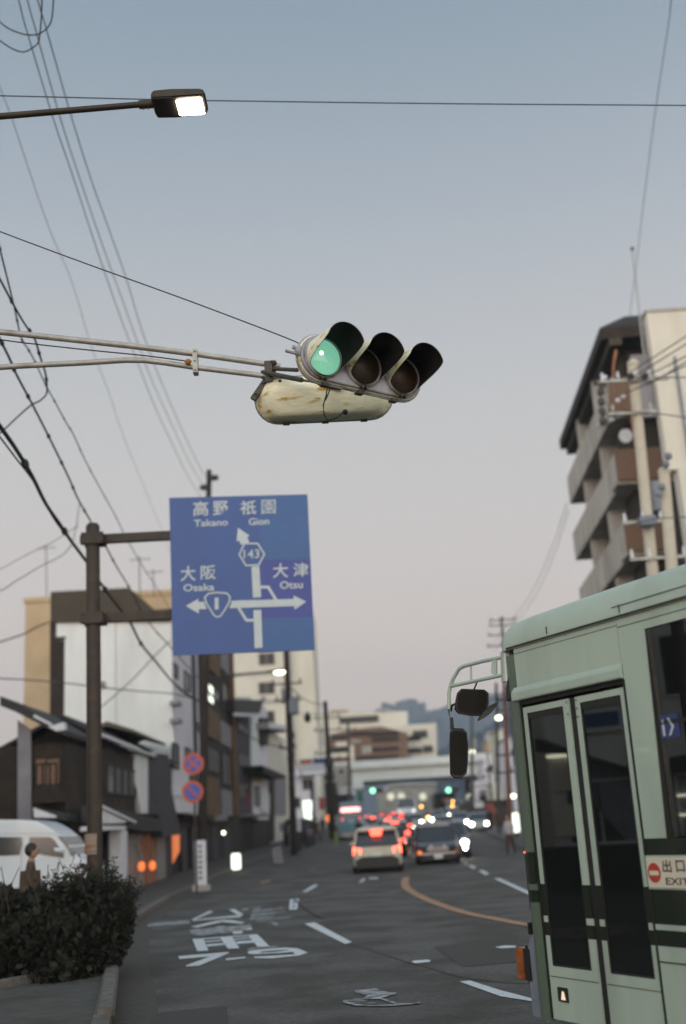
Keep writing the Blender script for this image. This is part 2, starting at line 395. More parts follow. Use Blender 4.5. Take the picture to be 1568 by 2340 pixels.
worn = [[(370, 410), (950, 360), (960, 385), (860, 425), (780, 430), (560, 455), (480, 470), (382, 452)], [(-33, 360), (80, 338), (365, 322), (372, 350), (70, 375), (-30, 378)],
        [(855, 218), (890, 205), (935, 208), (925, 225), (865, 230)], [(970, 202), (1040, 192), (1048, 212), (975, 220)], [(960, 228), (1150, 210), (1270, 194), (1272, 203), (1100, 232), (965, 248)],
        [(950, 262), (1100, 250), (1275, 232), (1280, 240), (1060, 276), (952, 282)], [(938, 296), (1120, 282), (1200, 280), (1080, 305), (942, 314)], [(1150, 304), (1325, 284), (1332, 292), (1160, 312)],
        [(1000, 322), (1150, 305), (1150, 318), (1005, 332)], [(1120, 328), (1195, 338), (1220, 364), (1175, 370), (1150, 350)],
        [(920, 590), (1000, 578), (1200, 562), (1205, 575), (1000, 590), (925, 605)]]
struct('worn_lettering', marks(worn, t6), 'paint_worn')
dash = [[(1460, 352), (1560, 340), (1915, 528), (1850, 545)], [(1325, 120), (1352, 118), (1345, 218), (1315, 218)], [(1352, 118), (1410, 114), (1405, 138), (1350, 142)], [(1347, 158), (1400, 156), (1397, 176), (1346, 180)], [(1345, 196), (1396, 194), (1394, 216), (1344, 218)], [(1378, 138), (1404, 138), (1400, 157), (1374, 158)], [(1376, 176), (1398, 176), (1396, 194), (1372, 195)]]
dm = marks(dash, t6)
for pl in ([(943, 312), (968, 312), (1033, 276), (1015, 268)], [(1063, 243), (1085, 244), (1132, 221), (1110, 215)], [(1148, 201), (1168, 203), (1195, 188), (1175, 182)], [(1208, 168), (1220, 171), (1232, 160), (1222, 155)],
           [(1266, 258), (1280, 259), (1308, 239), (1290, 235)], [(1320, 237), (1375, 239), (1377, 231), (1330, 229)]):
    q = marks([pl], tz6); dm.add(q.v, [tuple(range(4))])
for pl in ([(690, 1255), (715, 1253), (870, 1322), (862, 1334)], [(618, 1219), (638, 1217), (670, 1232), (652, 1239)], [(572, 1196), (588, 1194), (610, 1205), (596, 1210)], [(545, 1180), (556, 1179), (570, 1187), (560, 1190)],
           [(532, 1725), (582, 1721), (720, 1765), (862, 1802), (1000, 1838), (1000, 1852), (862, 1815), (720, 1793)],
           [(312, 1634), (330, 1629), (380, 1626), (402, 1628), (395, 1636), (330, 1642)], [(695, 1568), (740, 1561), (790, 1562), (790, 1570), (720, 1573)]):
    q = marks([pl], tr); dm.add(q.v, [tuple(range(len(pl)))])
struct('lane_dashes', dm, 'paint')
bm_ = [[(48, 1764), (150, 1757), (200, 1772), (245, 1776), (235, 1786), (130, 1790), (60, 1778)], [(110, 1788), (240, 1783), (190, 1797), (150, 1803), (95, 1800)],
       [(0, 1812), (60, 1802), (175, 1800), (180, 1804), (70, 1808), (20, 1815)], [(175, 1800), (250, 1824), (240, 1829), (172, 1805)], [(0, 1812), (20, 1815), (60, 1828), (120, 1832), (240, 1829), (250, 1824), (355, 1820), (352, 1826), (200, 1838), (60, 1836), (0, 1822)],
       [(30, 1812), (110, 1812), (105, 1816), (32, 1816)], [(40, 1821), (150, 1820), (146, 1826), (44, 1826)]]
struct('stencil_mark', marks(bm_, tr), 'paint_worn')
ol = []
for X, Y in [(297, 1040), (299, 1100), (299, 1200), (283, 1270), (300, 1305), (350, 1335), (430, 1370), (560, 1412), (700, 1440), (830, 1465), (960, 1480), (1100, 1490)]:
    q = gp(*tr(X, Y)); ol.append((q.x, q.y))
ol = sorted(smooth_pl(ol, 4), key=lambda p: p[1])
ol += [(interp(KL, y) * .42 + interp(KR, y) * .58, y) for y in (75, 95, 120, 160, 200, 260)] if False else []
struct('centre_line', strip(off(ol, -.11), off(ol, .11), .012), 'paint_orange')
om = marks([[(820, 240), (900, 222), (905, 228), (850, 250)], [(950, 216), (1000, 208), (1002, 214), (956, 224)], [(985, 186), (1100, 176), (1102, 184), (990, 194)], [(700, 255), (760, 244), (765, 250), (710, 263)]], tz6)
struct('orange_marks', om, 'paint_orange')

for k, pts in enumerate(([(40, 1552), (100, 1570), (200, 1605), (300, 1637), (380, 1655), (480, 1688), (600, 1712), (760, 1730), (900, 1735)], [(-240, 1330), (-230, 1345), (-160, 1400), (-90, 1440)])):
    q = [gp(*tr(*p), .005) for p in pts]; ln = smooth_pl([(p.x, p.y) for p in q], 4)
    struct('road_seam', strip(off(ln, -.025), off(ln, .025), .005 if k == 0 else .02), 'black')
M_['patch'] = mat('old asphalt patch', (.055, .053, .047), .85, 60, .45, bump=.6, bs=200)
pa_ = MB(); pa_.add([(1.1, 14.6, .0045), (2.3, 14.9, .0045), (2.0, 17.4, .0045), (.9, 17.1, .0045)], [(0, 1, 2, 3)]).add([(-2.0, 9.9, .0045), (-1.2, 10.0, .0045), (-1.5, 12.6, .0045), (-2.2, 12.4, .0045)], [(0, 1, 2, 3)])
struct('road_patch', pa_, 'patch')
# ------------------------------------------------------------------ mountains, wooded hill, haze
def ridge(name, m, pts, Y, depth, base_z, seed):
    rnd = random.Random(seed); a = [P(u, v, Y) for u, v in pts]; mb = MB(); rows = 9; vv = []; n = 0
    fine = []
    for i in range(len(a) - 1):
        for k in range(10):
            t = k / 10; q = a[i].lerp(a[i + 1], t); fine.append(Vector((q.x, q.y, q.z + rnd.uniform(-1, 1) * depth * .004)))
    fine.append(a[-1]); n = len(fine)
    for r in range(rows):
        s_ = r / (rows - 1); up = math.sin(math.pi * s_) if True else 0
        for q in fine:
            vv.append((q.x + (rnd.uniform(-1, 1) * depth * .02 if 0 < r < rows - 1 and r != rows // 2 else 0), Y - depth * .5 + depth * s_ , base_z + (q.z - base_z) * up ** .8 + (rnd.uniform(-1, 1) * depth * .008 if 0 < r < rows - 1 and r != rows // 2 else 0)))
    mb.add(vv, [(r * n + i, r * n + i + 1, (r + 1) * n + i + 1, (r + 1) * n + i) for r in range(rows - 1) for i in range(n - 1)])
    return struct(name, mb, m)
ridge('mountain', 'mountain', [(300, 1900), (640, 1760), (760, 1690), (830, 1640), (880, 1618), (915, 1612), (950, 1617), (975, 1630), (1000, 1627), (1030, 1618), (1080, 1600), (1130, 1585), (1200, 1580), (1400, 1640), (1700, 1750)], 1800, 900, 0, 3)
ridge('wooded_hill', 'mountain', [(960, 1790), (995, 1715), (1030, 1702), (1070, 1692), (1095, 1672), (1120, 1655), (1160, 1630), (1220, 1620), (1350, 1690), (1500, 1800)], 620, 250, 0, 5)
hm = bpy.data.materials.new('haze'); hm.use_nodes = True; t = hm.node_tree; t.nodes.clear()
pv = t.nodes.new('ShaderNodeVolumePrincipled'); mo = t.nodes.new('ShaderNodeOutputMaterial'); t.links.new(pv.outputs[0], mo.inputs['Volume'])
pv.inputs['Color'].default_value = (.72, .86, 1.0, 1); pv.inputs['Density'].default_value = .00042; pv.inputs['Anisotropy'].default_value = .0
M_['haze'] = hm
HAZE = True
if HAZE:
    hz = MB().box(-2600, 2600, -150, 2300, -3, 300).build('haze', 'haze'); hz['kind'] = 'stuff'
    tag(hz, 'pale blue evening haze over the street and the far mountains', 'haze', kind='stuff')

# ------------------------------------------------------------------ street lamp overhead
sl = thing('street_lamp', 'lit overhead street lamp with a boxy head on a dark arm, high upper left', 'street lamp', (-4.2, 9.2, .1))
MB().tube([(-4.2, 9.2, .1), (-4.2, 9.2, 8.0)], .09, 12, r1=.06).build('pole', 'brown_steel', sl)
a0 = P(-60, 270, 9.1); a1 = P(40, 262, 9.05); a2 = P(345, 236, 9.0)
MB().tube([(-4.2, 9.2, 7.9), a0, a1, a2], .034, 12, r1=.028).build('arm', 'brown_steel', sl)
c0 = P(318, 239, 9.0); c1 = P(362, 235, 9.0)
cl = MB().tube([c0, c1], .04, 12)
for q in (.25, .5, .8):
    p = c0.lerp(c1, q); cl.tube([p + Vector((0, -.01, -.03)), p + Vector((0, -.01, -.062))], .006, 6)
cl.build('collar', 'brown_steel', sl)
hc = P(411, 232, 9.0); hw = .245
hd = MB(); sec = []
for x, wy, zt, zb in [(-hw, .13, .035, -.045), (-hw + .02, .155, .05, -.055), (-.05, .16, .055, -.06), (hw - .03, .15, .04, -.05), (hw, .13, .02, -.035)]:
    sec.append([(hc.x + x, hc.y - wy, hc.z + zb), (hc.x + x, hc.y + wy, hc.z + zb), (hc.x + x, hc.y + wy, hc.z + zt * .5), (hc.x + x, hc.y + wy * .7, hc.z + zt), (hc.x + x, hc.y - wy * .7, hc.z + zt), (hc.x + x, hc.y - wy, hc.z + zt * .5)])
v = [p for s_ in sec for p in s_]; f = [tuple(range(6))[::-1], tuple(range(24, 30))]
for i in range(4):
    for k in range(6): f.append((i * 6 + k, i * 6 + (k + 1) % 6, i * 6 + 6 + (k + 1) % 6, i * 6 + 6 + k))
hd.add(v, f); ho = hd.build('lamp_head', 'brown_steel', sl, bevel=.012)
MB().box(hc.x - .02, hc.x + .215, hc.y - .115, hc.y + .115, hc.z - .072, hc.z - .052).build('lens', 'L_street', ho, bevel=.02)

# ------------------------------------------------------------------ direction sign on its post
Y0 = 19.0
sg = thing('direction_sign', 'large blue direction sign with white arrows reading Takano, Gion, Osaka and Otsu', 'road sign', (P(215, 1990, Y0).x, Y0, .1))
s2b = lambda X, Y: (376.3 + .22799 * X, 1116.4 + .22799 * Y)
def S(X, Y, d=0.0): return P(*s2b(X, Y), Y0 - .03 - d)
TL, TR_, BR_, BL_ = S(48, 95), S(1432, 60), S(1505, 1620), S(85, 1675)
def board(m, quad, d0, d1):
    a = [S(*q, d0) for q in quad]; b = [Vector((p.x, p.y - (d1 - d0), p.z)) for p in a]; return m.hexa(a, b)
bd = board(MB(), [(48, 95), (1432, 60), (1505, 1620), (85, 1675)], -.03, 0).build('panel', 'sign_blue', sg)
for q, mm in (([(965, 715), (1462, 706), (1489, 1290), (975, 1292)], 'sign_blue2'), ([(975, 1293), (1489, 1291), (1503, 1617), (990, 1632)], 'sign_blue3'), ([(950, 75), (1430, 64), (1461, 703), (965, 712)], 'sign_blue3')):
    pm = board(MB(), q, .0, .002).build('patch', mm, bd); pm['label'] = 'sheet of a slightly different blue'
def stext(s_, x0, y0, x1, y1, bold, skew=0.0):
    v, f = text_mesh(s_, bold); m = MB()
    def mp(x, y): return S(x0 + (x1 - x0) * x, y1 + (y0 - y1) * y - (x1 - x0) * x * .035 , .006)
    return m.add([mp(x, y) for x, y in v], f)
def word(items, lab):
    m = MB()
    for a in items:
        q = stext(*a); m.add(q.v, q.f)
    o = m.build('lettering', 'sign_white', bd); o['label'] = lab
B_ = .012
word([('高', 285, 128, 438, 275, B_), ('野', 485, 125, 635, 272, B_)], 'white characters for Takano'); word([('祇', 757, 120, 918, 262, B_), ('園', 972, 113, 1113, 252, .004)], 'white characters for Gion')
word([('大', 160, 775, 312, 928, B_), ('阪', 362, 770, 515, 912, B_)], 'white characters for Osaka'); word([('大', 1085, 748, 1238, 895, B_), ('津', 1290, 745, 1440, 882, B_)], 'white characters for Otsu')
for s_, x0, y0, x1, y1 in (('Takano', 295, 312, 635, 380), ('Gion', 842, 295, 1048, 366), ('Osaka', 188, 958, 498, 1030), ('Otsu', 1155, 928, 1385, 1005)):
    word([(s_, x0, y0, x1, y1, .018)], 'the word ' + s_ + ' in white')
ar = MB(); dz = [0.004]
def sp(pts):
    dz[0] += .0004; ar.add([S(x, y, dz[0]) for x, y in pts], [tuple(range(len(pts)))])
def band(pts, wd, closed=True):
    n = len(pts)
    for i in range(n if closed else n - 1):
        a = Vector(pts[i]); b = Vector(pts[(i + 1) % n]); d_ = (b - a).normalized(); nn = Vector((-d_.y, d_.x)) * wd / 2; ex = d_ * wd * .35
        sp([tuple(a - ex + nn), tuple(b + ex + nn), tuple(b + ex - nn), tuple(a - ex - nn)])
sp([(735, 390), (852, 470), (828, 484), (845, 528), (838, 545), (800, 545), (765, 562), (748, 520), (722, 527), (722, 516)])
sp([(870, 782), (948, 778), (968, 1086), (886, 1092)]); sp([(890, 1218), (968, 1212), (982, 1592), (902, 1598)])
sp([(672, 1122), (1293, 1105), (1293, 1070), (1420, 1132), (1303, 1212), (1300, 1176), (645, 1197), (665, 1160)])
sp([(212, 1175), (338, 1102), (338, 1135), (400, 1133), (402, 1160), (425, 1205), (342, 1208), (342, 1250)])
band([(955, 985), (1040, 985), (1112, 1106)], 28, False); band([(745, 1198), (820, 1318), (895, 1318)], 28, False)
band([(800, 548), (932, 548), (1000, 655), (942, 765), (815, 768), (748, 660)], 15)
band([(440, 1050), (530, 1040), (625, 1048), (655, 1085), (650, 1130), (600, 1220), (555, 1280), (520, 1285), (490, 1262), (420, 1150), (402, 1090)], 15)
ar.build('arrow', 'sign_white', bd)
for s_, x0, y0, x1, y1, b_ in (('143', 792, 612, 950, 700, .008), ('1', 502, 1092, 540, 1210, .012)):
    q = stext(s_, x0, y0, x1, y1, b_); q.build('route_number', 'sign_white', bd)
pb = P(215, 2120, Y0); pt = P(212, 1202, Y0)
MB().tube([(pb.x + .02, Y0, .1), (pt.x, Y0, pt.z)], .128, 20, r1=.118).build('post', 'brown_steel', sg)
MB().tube([(pt.x, Y0, pt.z), (pt.x, Y0, pt.z + .04)], .095, 20).build('post_cap', 'brown_steel', sg)
for va, vb in ((1233, 1229), (1414, 1409)):
    a = P(184, va + 1, Y0 + .11); b = P(640, vb - 18, Y0 + .11)
    arm = MB().hexa([a + Vector((0, y, z)) for y, z in ((-.06, -.08), (.06, -.08), (.06, .08), (-.06, .08))], [b + Vector((0, y, z)) for y, z in ((-.05, -.08), (.05, -.08), (.05, .08), (-.05, .08))])
    ao = arm.build('arm', 'brown_steel', sg, bevel=.01)
    br = MB(); q = P(215, va, Y0)
    br.box(q.x - .19, q.x + .19, Y0 - .16, Y0 - .13, q.z - .10, q.z + .10).box(q.x - .19, q.x + .19, Y0 + .13, Y0 + .16, q.z - .10, q.z + .10)
    for sx_ in (-.17, .17):
        for sz_ in (-.07, .07): br.tube([(q.x + sx_, Y0 - .19, q.z + sz_), (q.x + sx_, Y0 + .19, q.z + sz_)], .016, 6)
    br.build('bracket', 'brown_steel', ao)
st = thing('notice_sheet', 'weathered paper notice wrapped on the brown sign post', 'notice', tuple(P(210, 1930, Y0 - .14)))
q = P(211, 1952, Y0 - .135); m = MB(); n = 8
for k in range(n):
    a = -1.15 + 2.3 * k / n; b = -1.15 + 2.3 * (k + 1) / n; r0 = .134; r1 = .138; cx = P(213, 1950, Y0).x
    m.hexa([(cx + math.sin(t) * r, Y0 - math.cos(t) * r, q.z) for t, r in ((a, r0), (b, r0), (b, r1), (a, r1))], [(cx + math.sin(t) * r, Y0 - math.cos(t) * r, q.z + .32) for t, r in ((a, r0), (b, r0), (b, r1), (a, r1))])
M_['paper'] = mat('notice paper', (.26, .21, .15), .8, 8, .2, rgb2=(.2, .09, .05), s2=5, r2=(.5, .6), stretch=(.3, .3, 3))
m.build('sheet', 'paper', st)
# ------------------------------------------------------------------ traffic signal overhead
tsx = thing('traffic_signal', 'overhead traffic signal showing green, three hooded lamps on a double pipe arm', 'traffic signal', (-4.9, 9.9, .1))
MB().tube([(-4.9, 9.9, .1), (-4.9, 9.9, 6.6)], .11, 14, r1=.08).build('pole', 'galv', tsx)
YA = 9.55
up = [P(-230, 735, YA + .3), P(40, 762, YA + .1), P(300, 790, YA), P(445, 808, YA), P(640, 836, YA)]
lo = [P(-230, 855, YA + .3), P(40, 836, YA + .1), P(200, 828, YA), P(285, 822.5, YA), P(330, 823, YA), P(380, 829, YA), P(445, 839, YA), P(600, 858, YA), P(640, 864, YA)]
MB().tube([(-4.9, 9.9, up[0].z)] + up, .031, 12, r1=.026).build('arm_pipe', 'galv', tsx)
MB().tube([(-4.9, 9.9, lo[0].z)] + lo, .027, 12, r1=.024).build('arm_pipe', 'galv', tsx)
cl = MB(); q = P(446, 825, YA - .03)
cl.box(q.x - .022, q.x + .022, q.y - .02, q.y + .07, q.z - .115, q.z + .115)
for z in (-.09, .0, .09): cl.tube([(q.x, q.y - .04, q.z + z), (q.x, q.y + .1, q.z + z)], .010, 6)
cl.build('clamp', 'galv', tsx, bevel=.003)
ins = P(430, 826, YA - .05)
MB().ball(ins, .028, 8, (1.2, 1, 1)).build('wire_insulator', 'rust', tsx)
# head frame: A axis along lamps, N axis out of the lenses
g0 = ray(739.5, 815.7); g0 = g0.normalized() * 9.3 + Vector((0, 0, H))
ps = R(31); tilt = R(-3.6)
A_ = Vector((math.cos(ps) * math.cos(tilt), math.sin(ps) * math.cos(tilt), math.sin(tilt)))
Nn = Vector((math.sin(ps), -math.cos(ps), -.06)).normalized(); U_ = A_.cross(Nn).normalized()
if U_.z < 0: U_ = -U_
Nn = (Nn - A_ * Nn.dot(A_)).normalized(); U_ = A_.cross(Nn).normalized(); U_ = U_ if U_.z > 0 else -U_
def stadium(c, half, r, n=12):
    pts = []
    for k in range(n + 1):
        t = math.pi / 2 + math.pi * k / n; pts.append((-half + r * math.cos(t), r * math.sin(t)))
    for k in range(n + 1):
        t = -math.pi / 2 + math.pi * k / n; pts.append((half + r * math.cos(t), r * math.sin(t)))
    return pts
def case(org, A, Nv, U, half, parent, back_mat, front_mat, rr=.20):
    """signal case built as stacked stadium outlines along -N (back)"""
    def ringpts(h_, r, d): return [org + A * x + U * y + Nv * d for x, y in stadium(0, h_, r)]
    def loft(name, m, secs, par, cap0=True, cap1=True):
        mb = MB(); n = len(ringpts(1, 1, 0)); v = []
        for s_ in secs: v += ringpts(*s_)
        f = []
        for i in range(len(secs) - 1):
            for k in range(n): f.append((i * n + k, i * n + (k + 1) % n, (i + 1) * n + (k + 1) % n, (i + 1) * n + k))
        if cap0: f.append(tuple(range(n))[::-1])
        if cap1: f.append(tuple((len(secs) - 1) * n + k for k in range(n)))
        mb.add(v, f); mb.sm = True; return mb.build(name, m, par)
    body = loft('case', back_mat, [(half, rr - .005, -.03), (half, rr, -.035), (half, rr, -.085), (half, rr - .004, -.09)], parent)
    loft('back_cover', back_mat, [(half, rr - .012, -.0905), (half, rr - .012, -.115), (half - .03, rr - .06, -.20), (half - .04, rr - .075, -.215), (half - .06, rr - .11, -.222)], body)
    loft('front_door', front_mat, [(half, rr - .010, -.0295), (half, rr - .010, -.008), (half, rr - .02, 0.0)], body)
    rim = MB(); pts = ringpts(half, rr + .004, -.060)
    rim.tube(pts + [pts[0]], .011, 6, caps=False); rim.build('seam', 'sig_grey', body)
    for x in (-half * .85, 0, half * .85):
        ht = MB()
        c = org + A * x - U * (rr + .012) + Nv * -.06
        ht.hexa([c + A * a + Nv * b - U * .012 for a, b in ((-.03, -.03), (.03, -.03), (.03, .03), (-.03, .03))], [c + A * a + Nv * b + U * .014 for a, b in ((-.03, -.03), (.03, -.03), (.03, .03), (-.03, .03))])
        ht.build('hinge', 'sig_dark', body)
    return body
org1 = g0 + A_ * .38
b1 = case(org1, A_, Nn, U_, .38 + .01, tsx, 'cream', 'sig_grey')
def lamp(c, A, Nv, U, par, lens_mat, vis_mat, vis=True):
    rg = MB(); r = .155
    # lens: shallow dome
    mb = MB(); n = 28; v = []; rings = [(r * .97, .004), (r * .8, .022), (r * .5, .038), (r * .2, .045)]
    for rr_, d in rings: v += [c + A * math.cos(2 * math.pi * k / n) * rr_ + U * math.sin(2 * math.pi * k / n) * rr_ + Nv * d for k in range(n)]
    v.append(c + Nv * .047); f = []
    for i in range(3):
        for k in range(n): f.append((i * n + k, i * n + (k + 1) % n, (i + 1) * n + (k + 1) % n, (i + 1) * n + k))
    for k in range(n): f.append((3 * n + k, 3 * n + (k + 1) % n, 4 * n))
    mb.add(v, f); mb.sm = True; lo_ = mb.build('lens', lens_mat, par)
    rg.tube([c + A * math.cos(2 * math.pi * k / 32) * (r + .012) + U * math.sin(2 * math.pi * k / 32) * (r + .012) + Nv * .008 for k in range(33)], .014, 8, caps=False)
    rg.build('lens_rim', 'sig_grey', lo_)
    if not vis: return lo_
    def Lf(t):       # hood length round the rim: long on top, short under the lens; t=0 is up
        a = abs(t) / math.pi
        if a < .40: return .37
        if a > .70: return .03
        s_ = (a - .40) / .30; return .37 + (.03 - .37) * (s_ * s_ * (3 - 2 * s_))
    for nm, rad, mt in (('hood', r + .010, vis_mat), ('hood_lining', r + .005, 'visor_in')):
        mb = MB(); n = 48; rows = 6; v = []
        for i in range(rows + 1):
            for k in range(n):
                t = -math.pi + 2 * math.pi * k / n; l_ = Lf(t) * i / rows
                rr_ = rad + .004 * i / rows
                v.append(c + (U * math.cos(t) + A * math.sin(t)) * rr_ + Nv * (.004 + l_))
        for i in range(rows):
            for k in range(n):
                a = i * n + k; b = i * n + (k + 1) % n; mb.f.append((a, b, b + n, a + n)); mb.mi.append(0)
        mb.v = v; mb.sm = True; mb.build(nm, mt, lo_ if nm == 'hood' else lo_)
    ld = MB()
    for s_ in (-1, 1):
        p = c - U * (r + .03) + A * .02 * s_; ld.tube([p + Nv * -.01, p + Nv * .035], .012, 6)
    ld.build('latch', 'sig_dark', lo_)
    return lo_
M_['lens_green'] = mat('green lit lens', (.05, .2, .12), .25, 30, .25, emit=(.24, .62, .43), es=.55, coat=.5)
M_['lens_amber'] = mat('unlit amber lens', (.020, .013, .006), .4, 25, .6, spec=.25)
M_['lens_red'] = mat('unlit red lens', (.024, .011, .005), .4, 25, .6, spec=.25)
for k, lm, lab in ((0, 'lens_green', 'lit green lens'), (1, 'lens_amber', 'dark amber lens'), (2, 'lens_red', 'dark red lens')):
    lo_ = lamp(g0 + A_ * .38 * k, A_, Nn, U_, b1, lm, 'cream'); lo_['label'] = lab
bl = g0 + Nn * .045 - A_ * .045 + U_ * .012
MB().ball(bl, .017, 10, (1, .5, 1)).build('bulb', 'L_white', b1)
hb = MB(); e0 = org1 - A_ * .58 + Nn * -.05
hb.ball(e0 + U_ * .02, .05, 10, (.8, 1, 1)); hb.tube([e0 - A_ * .06 + U_ * .05, e0 + A_ * .04 + U_ * .03], .018, 8); hb.tube([e0 - A_ * .12, e0 + A_ * .03], .014, 8)
hb.build('pivot_joint', 'sig_grey', tsx)
# mount between pipes and the heads
mt = MB(); c = P(618, 852, YA - .02)
mt.box(c.x - .05, c.x + .02, c.y - .03, c.y + .05, c.z - .09, c.z + .11)
for a, b, r in ((P(600, 850, YA), P(690, 868, 9.2), .022), (P(622, 842, YA), P(680, 845, 9.1), .018), (P(640, 862, YA), P(780, 886, 9.45), .022), (P(612, 840, YA), P(630, 826, 9.5), .020)): mt.tube([a, b], r, 8)
for u, v_ in ((622, 826), (600, 862), (640, 870), (628, 842)): mt.ball(P(u, v_, YA - .05), .016, 6)
mt.build('mount', 'sig_dark', tsx)
sb = MB(); a = P(626, 842, YA + .02); b = P(578, 912, YA - .02); d_ = (b - a).normalized(); s_ = Vector((d_.z, 0, -d_.x)) * .024
sb.hexa([a - s_ + Vector((0, -.02, 0)), a + s_ + Vector((0, -.02, 0)), b + s_ + Vector((0, -.02, 0)), b - s_ + Vector((0, -.02, 0))], [a - s_ + Vector((0, .03, 0)), a + s_ + Vector((0, .03, 0)), b + s_ + Vector((0, .03, 0)), b - s_ + Vector((0, .03, 0))])
for t_ in (.15, .5, .85):
    p = a.lerp(b, t_); sb.tube([p + Vector((0, -.05, 0)), p + Vector((0, .06, 0))], .012, 6)
sb.build('strut', 'sig_dark', tsx)
# second head, facing away
ts2 = b2p = thing('traffic_signal', 'rust streaked back of the lower signal head, facing away under the green one', 'traffic signal', tuple(P(740, 920, 9.75)))
A2 = Vector((1, .03, -.004)).normalized(); N2 = Vector((-.02, .93, .36)).normalized(); N2 = (N2 - A2 * N2.dot(A2)).normalized(); U2 = A2.cross(N2).normalized(); U2 = U2 if U2.z > 0 else -U2
c2 = P(740.5, 910, 9.72)
b2 = case(c2, A2, N2, U2, .415, ts2, 'cream', 'sig_grey', rr=.205)
for k in (-1, 0, 1): lamp(c2 + A2 * .40 * k + N2 * .002, A2, N2, U2, b2, 'lens_amber', 'cream')
pl = MB(); q = c2 + A2 * .0 - U2 * .112 - N2 * .188
pl.hexa([q + A2 * a + U2 * b for a, b in ((-.045, -.022), (.045, -.022), (.045, .022), (-.045, .022))], [q + A2 * a + U2 * b - N2 * .012 for a, b in ((-.045, -.022), (.045, -.022), (.045, .022), (-.045, .022))])
pl.build('rating_plate', 'sig_grey', b2)
cable = MB(); c3 = P(789, 941, 9.5)
cable.tube([P(748, 888, 9.4), P(745, 905, 9.35), P(739, 925, 9.35), P(741, 948, 9.35), P(750, 960, 9.35), P(768, 955, 9.38), P(782, 944, 9.45), c3], .007, 6)
cable.tube([P(755, 888, 9.4), P(748, 905, 9.36), P(744, 914, 9.35)], .006, 6)
cable.build('lead', 'black', ts2); MB().ball(c3, .026, 8).build('cable_gland', 'black', ts2)

# ------------------------------------------------------------------ overhead wires
def wire(label, pts, r, m='cable', z=None, ys=None, spacers=0, cat='cable', group='cables strung over the left side of the street', name='overhead_cable'):
    n = len(pts); q = []
    for i, p in enumerate(pts):
        if z is not None: q.append(PZ(p[0], p[1], z[0] + (z[1] - z[0]) * i / (n - 1) if isinstance(z, tuple) else z))
        else: q.append(P(p[0], p[1], ys[0] + (ys[1] - ys[0]) * i / (n - 1)))
    # smooth
    out = []
    for i in range(n - 1):
        p0 = q[max(i - 1, 0)]; p1 = q[i]; p2 = q[i + 1]; p3 = q[min(i + 2, n - 1)]
        for k in range(5):
            t = k / 5; out.append(.5 * (2 * p1 + (p2 - p0) * t + (2 * p0 - 5 * p1 + 4 * p2 - p3) * t * t + (3 * p1 - p0 - 3 * p2 + p3) * t ** 3))
    out.append(q[-1]); m_ = MB().tube(out, r, 6, caps=True)
    if spacers:
        L_ = len(out)
        for k in range(spacers):
            p = out[int((k + .6) * (L_ - 1) / spacers)]; m_.ball(p, r * 1.8, 6, (1, 2.2, 1.3))
    o = m_.build(name, m); tag(o, label, cat, group); return o
wire('leftmost of the three long wires falling from the top left corner to the far pole', [(28, -60), (48, 20), (59, 62), (120, 265), (170, 412), (220, 565), (272, 715), (298, 785), (318, 837), (352, 924), (381, 987), (432, 1092), (470, 1150)], .010, z=(14.6, 15.1))
wire('middle of the three long wires falling from the top left corner to the far pole', [(48, -60), (68, 20), (80, 62), (135, 260), (190, 430), (245, 590), (278, 680), (304, 753), (345, 864), (372, 924), (426, 1041), (456, 1095), (475, 1120)], .010, z=(14.9, 15.6))
wire('rightmost of the three long wires falling from the top left corner to the far pole', [(70, -60), (92, 20), (105, 62), (162, 262), (210, 415), (245, 512), (290, 640), (324, 753), (363, 858), (420, 990), (459, 1071), (478, 1095)], .011, z=(15.2, 16.2))
wire('faint thin wire slanting down left of the long wires', [(-20, 150), (20, 250), (39, 305), (110, 515), (165, 645), (210, 795), (249, 897), (288, 1011), (369, 1209), (400, 1290)], .008, 'cable_far', z=(16.5, 16.5))
wire('thin level wire crossing the whole sky behind the street lamp', [(-40, 218), (40, 219), (320, 226), (470, 229), (1000, 236), (1540, 240), (1600, 241)], .0065, ys=(10.5, 11.5), name='span_wire')
wire('steep thin wire at the upper right running down to the antenna', [(1540, -60), (1533, 10), (1527, 62), (1500, 240), (1470, 470), (1455, 600), (1437, 740)], .011, 'cable_far', ys=(14, 46), name='span_wire')
wire('thin stay wire slanting down to the top of the signal head', [(-60, 505), (38, 543), (200, 603), (400, 675), (560, 735), (668, 777), (690, 789)], .006, ys=(9.8, 9.25), name='stay_wire', cat='wire')
wire('thin wire between the two pipes of the signal arm', [(-60, 766), (40, 781), (200, 799), (330, 812), (430, 825)], .006, ys=(9.8, 9.5), name='stay_wire', cat='wire')
wire('knotted cable passing down behind the top of the sign post', [(-20, 735), (20, 815), (36, 852), (72, 920), (111, 996), (136, 1047), (159, 1095), (180, 1143), (213, 1200), (240, 1245), (264, 1290), (300, 1350), (324, 1398), (355, 1440), (390, 1478), (440, 1535), (475, 1570)], .020, z=(8.8, 8.4), spacers=14)
wire('thin knotted cable descending right of the sign post towards the blue sign', [(-20, 490), (30, 690), (48, 770), (63, 795), (81, 828), (105, 880), (129, 924), (150, 963), (168, 993), (195, 1052), (226, 1110), (261, 1173), (288, 1227), (324, 1290), (345, 1322), (369, 1359), (393, 1398), (430, 1450), (480, 1520)], .013, z=(9.6, 10.4), spacers=20)
wire('short knotted cable falling past the bent pipe of the signal arm', [(-20, 600), (36, 705), (60, 745), (78, 770), (92, 815), (104, 853), (107, 880)], .016, z=(9.0, 8.9), spacers=4)
wire('looped drop cable curling off to the left under the bent pipe', [(107, 880), (106, 900), (90, 916), (70, 926), (36, 956), (5, 985), (-30, 1012)], .014, z=(8.9, 8.6))
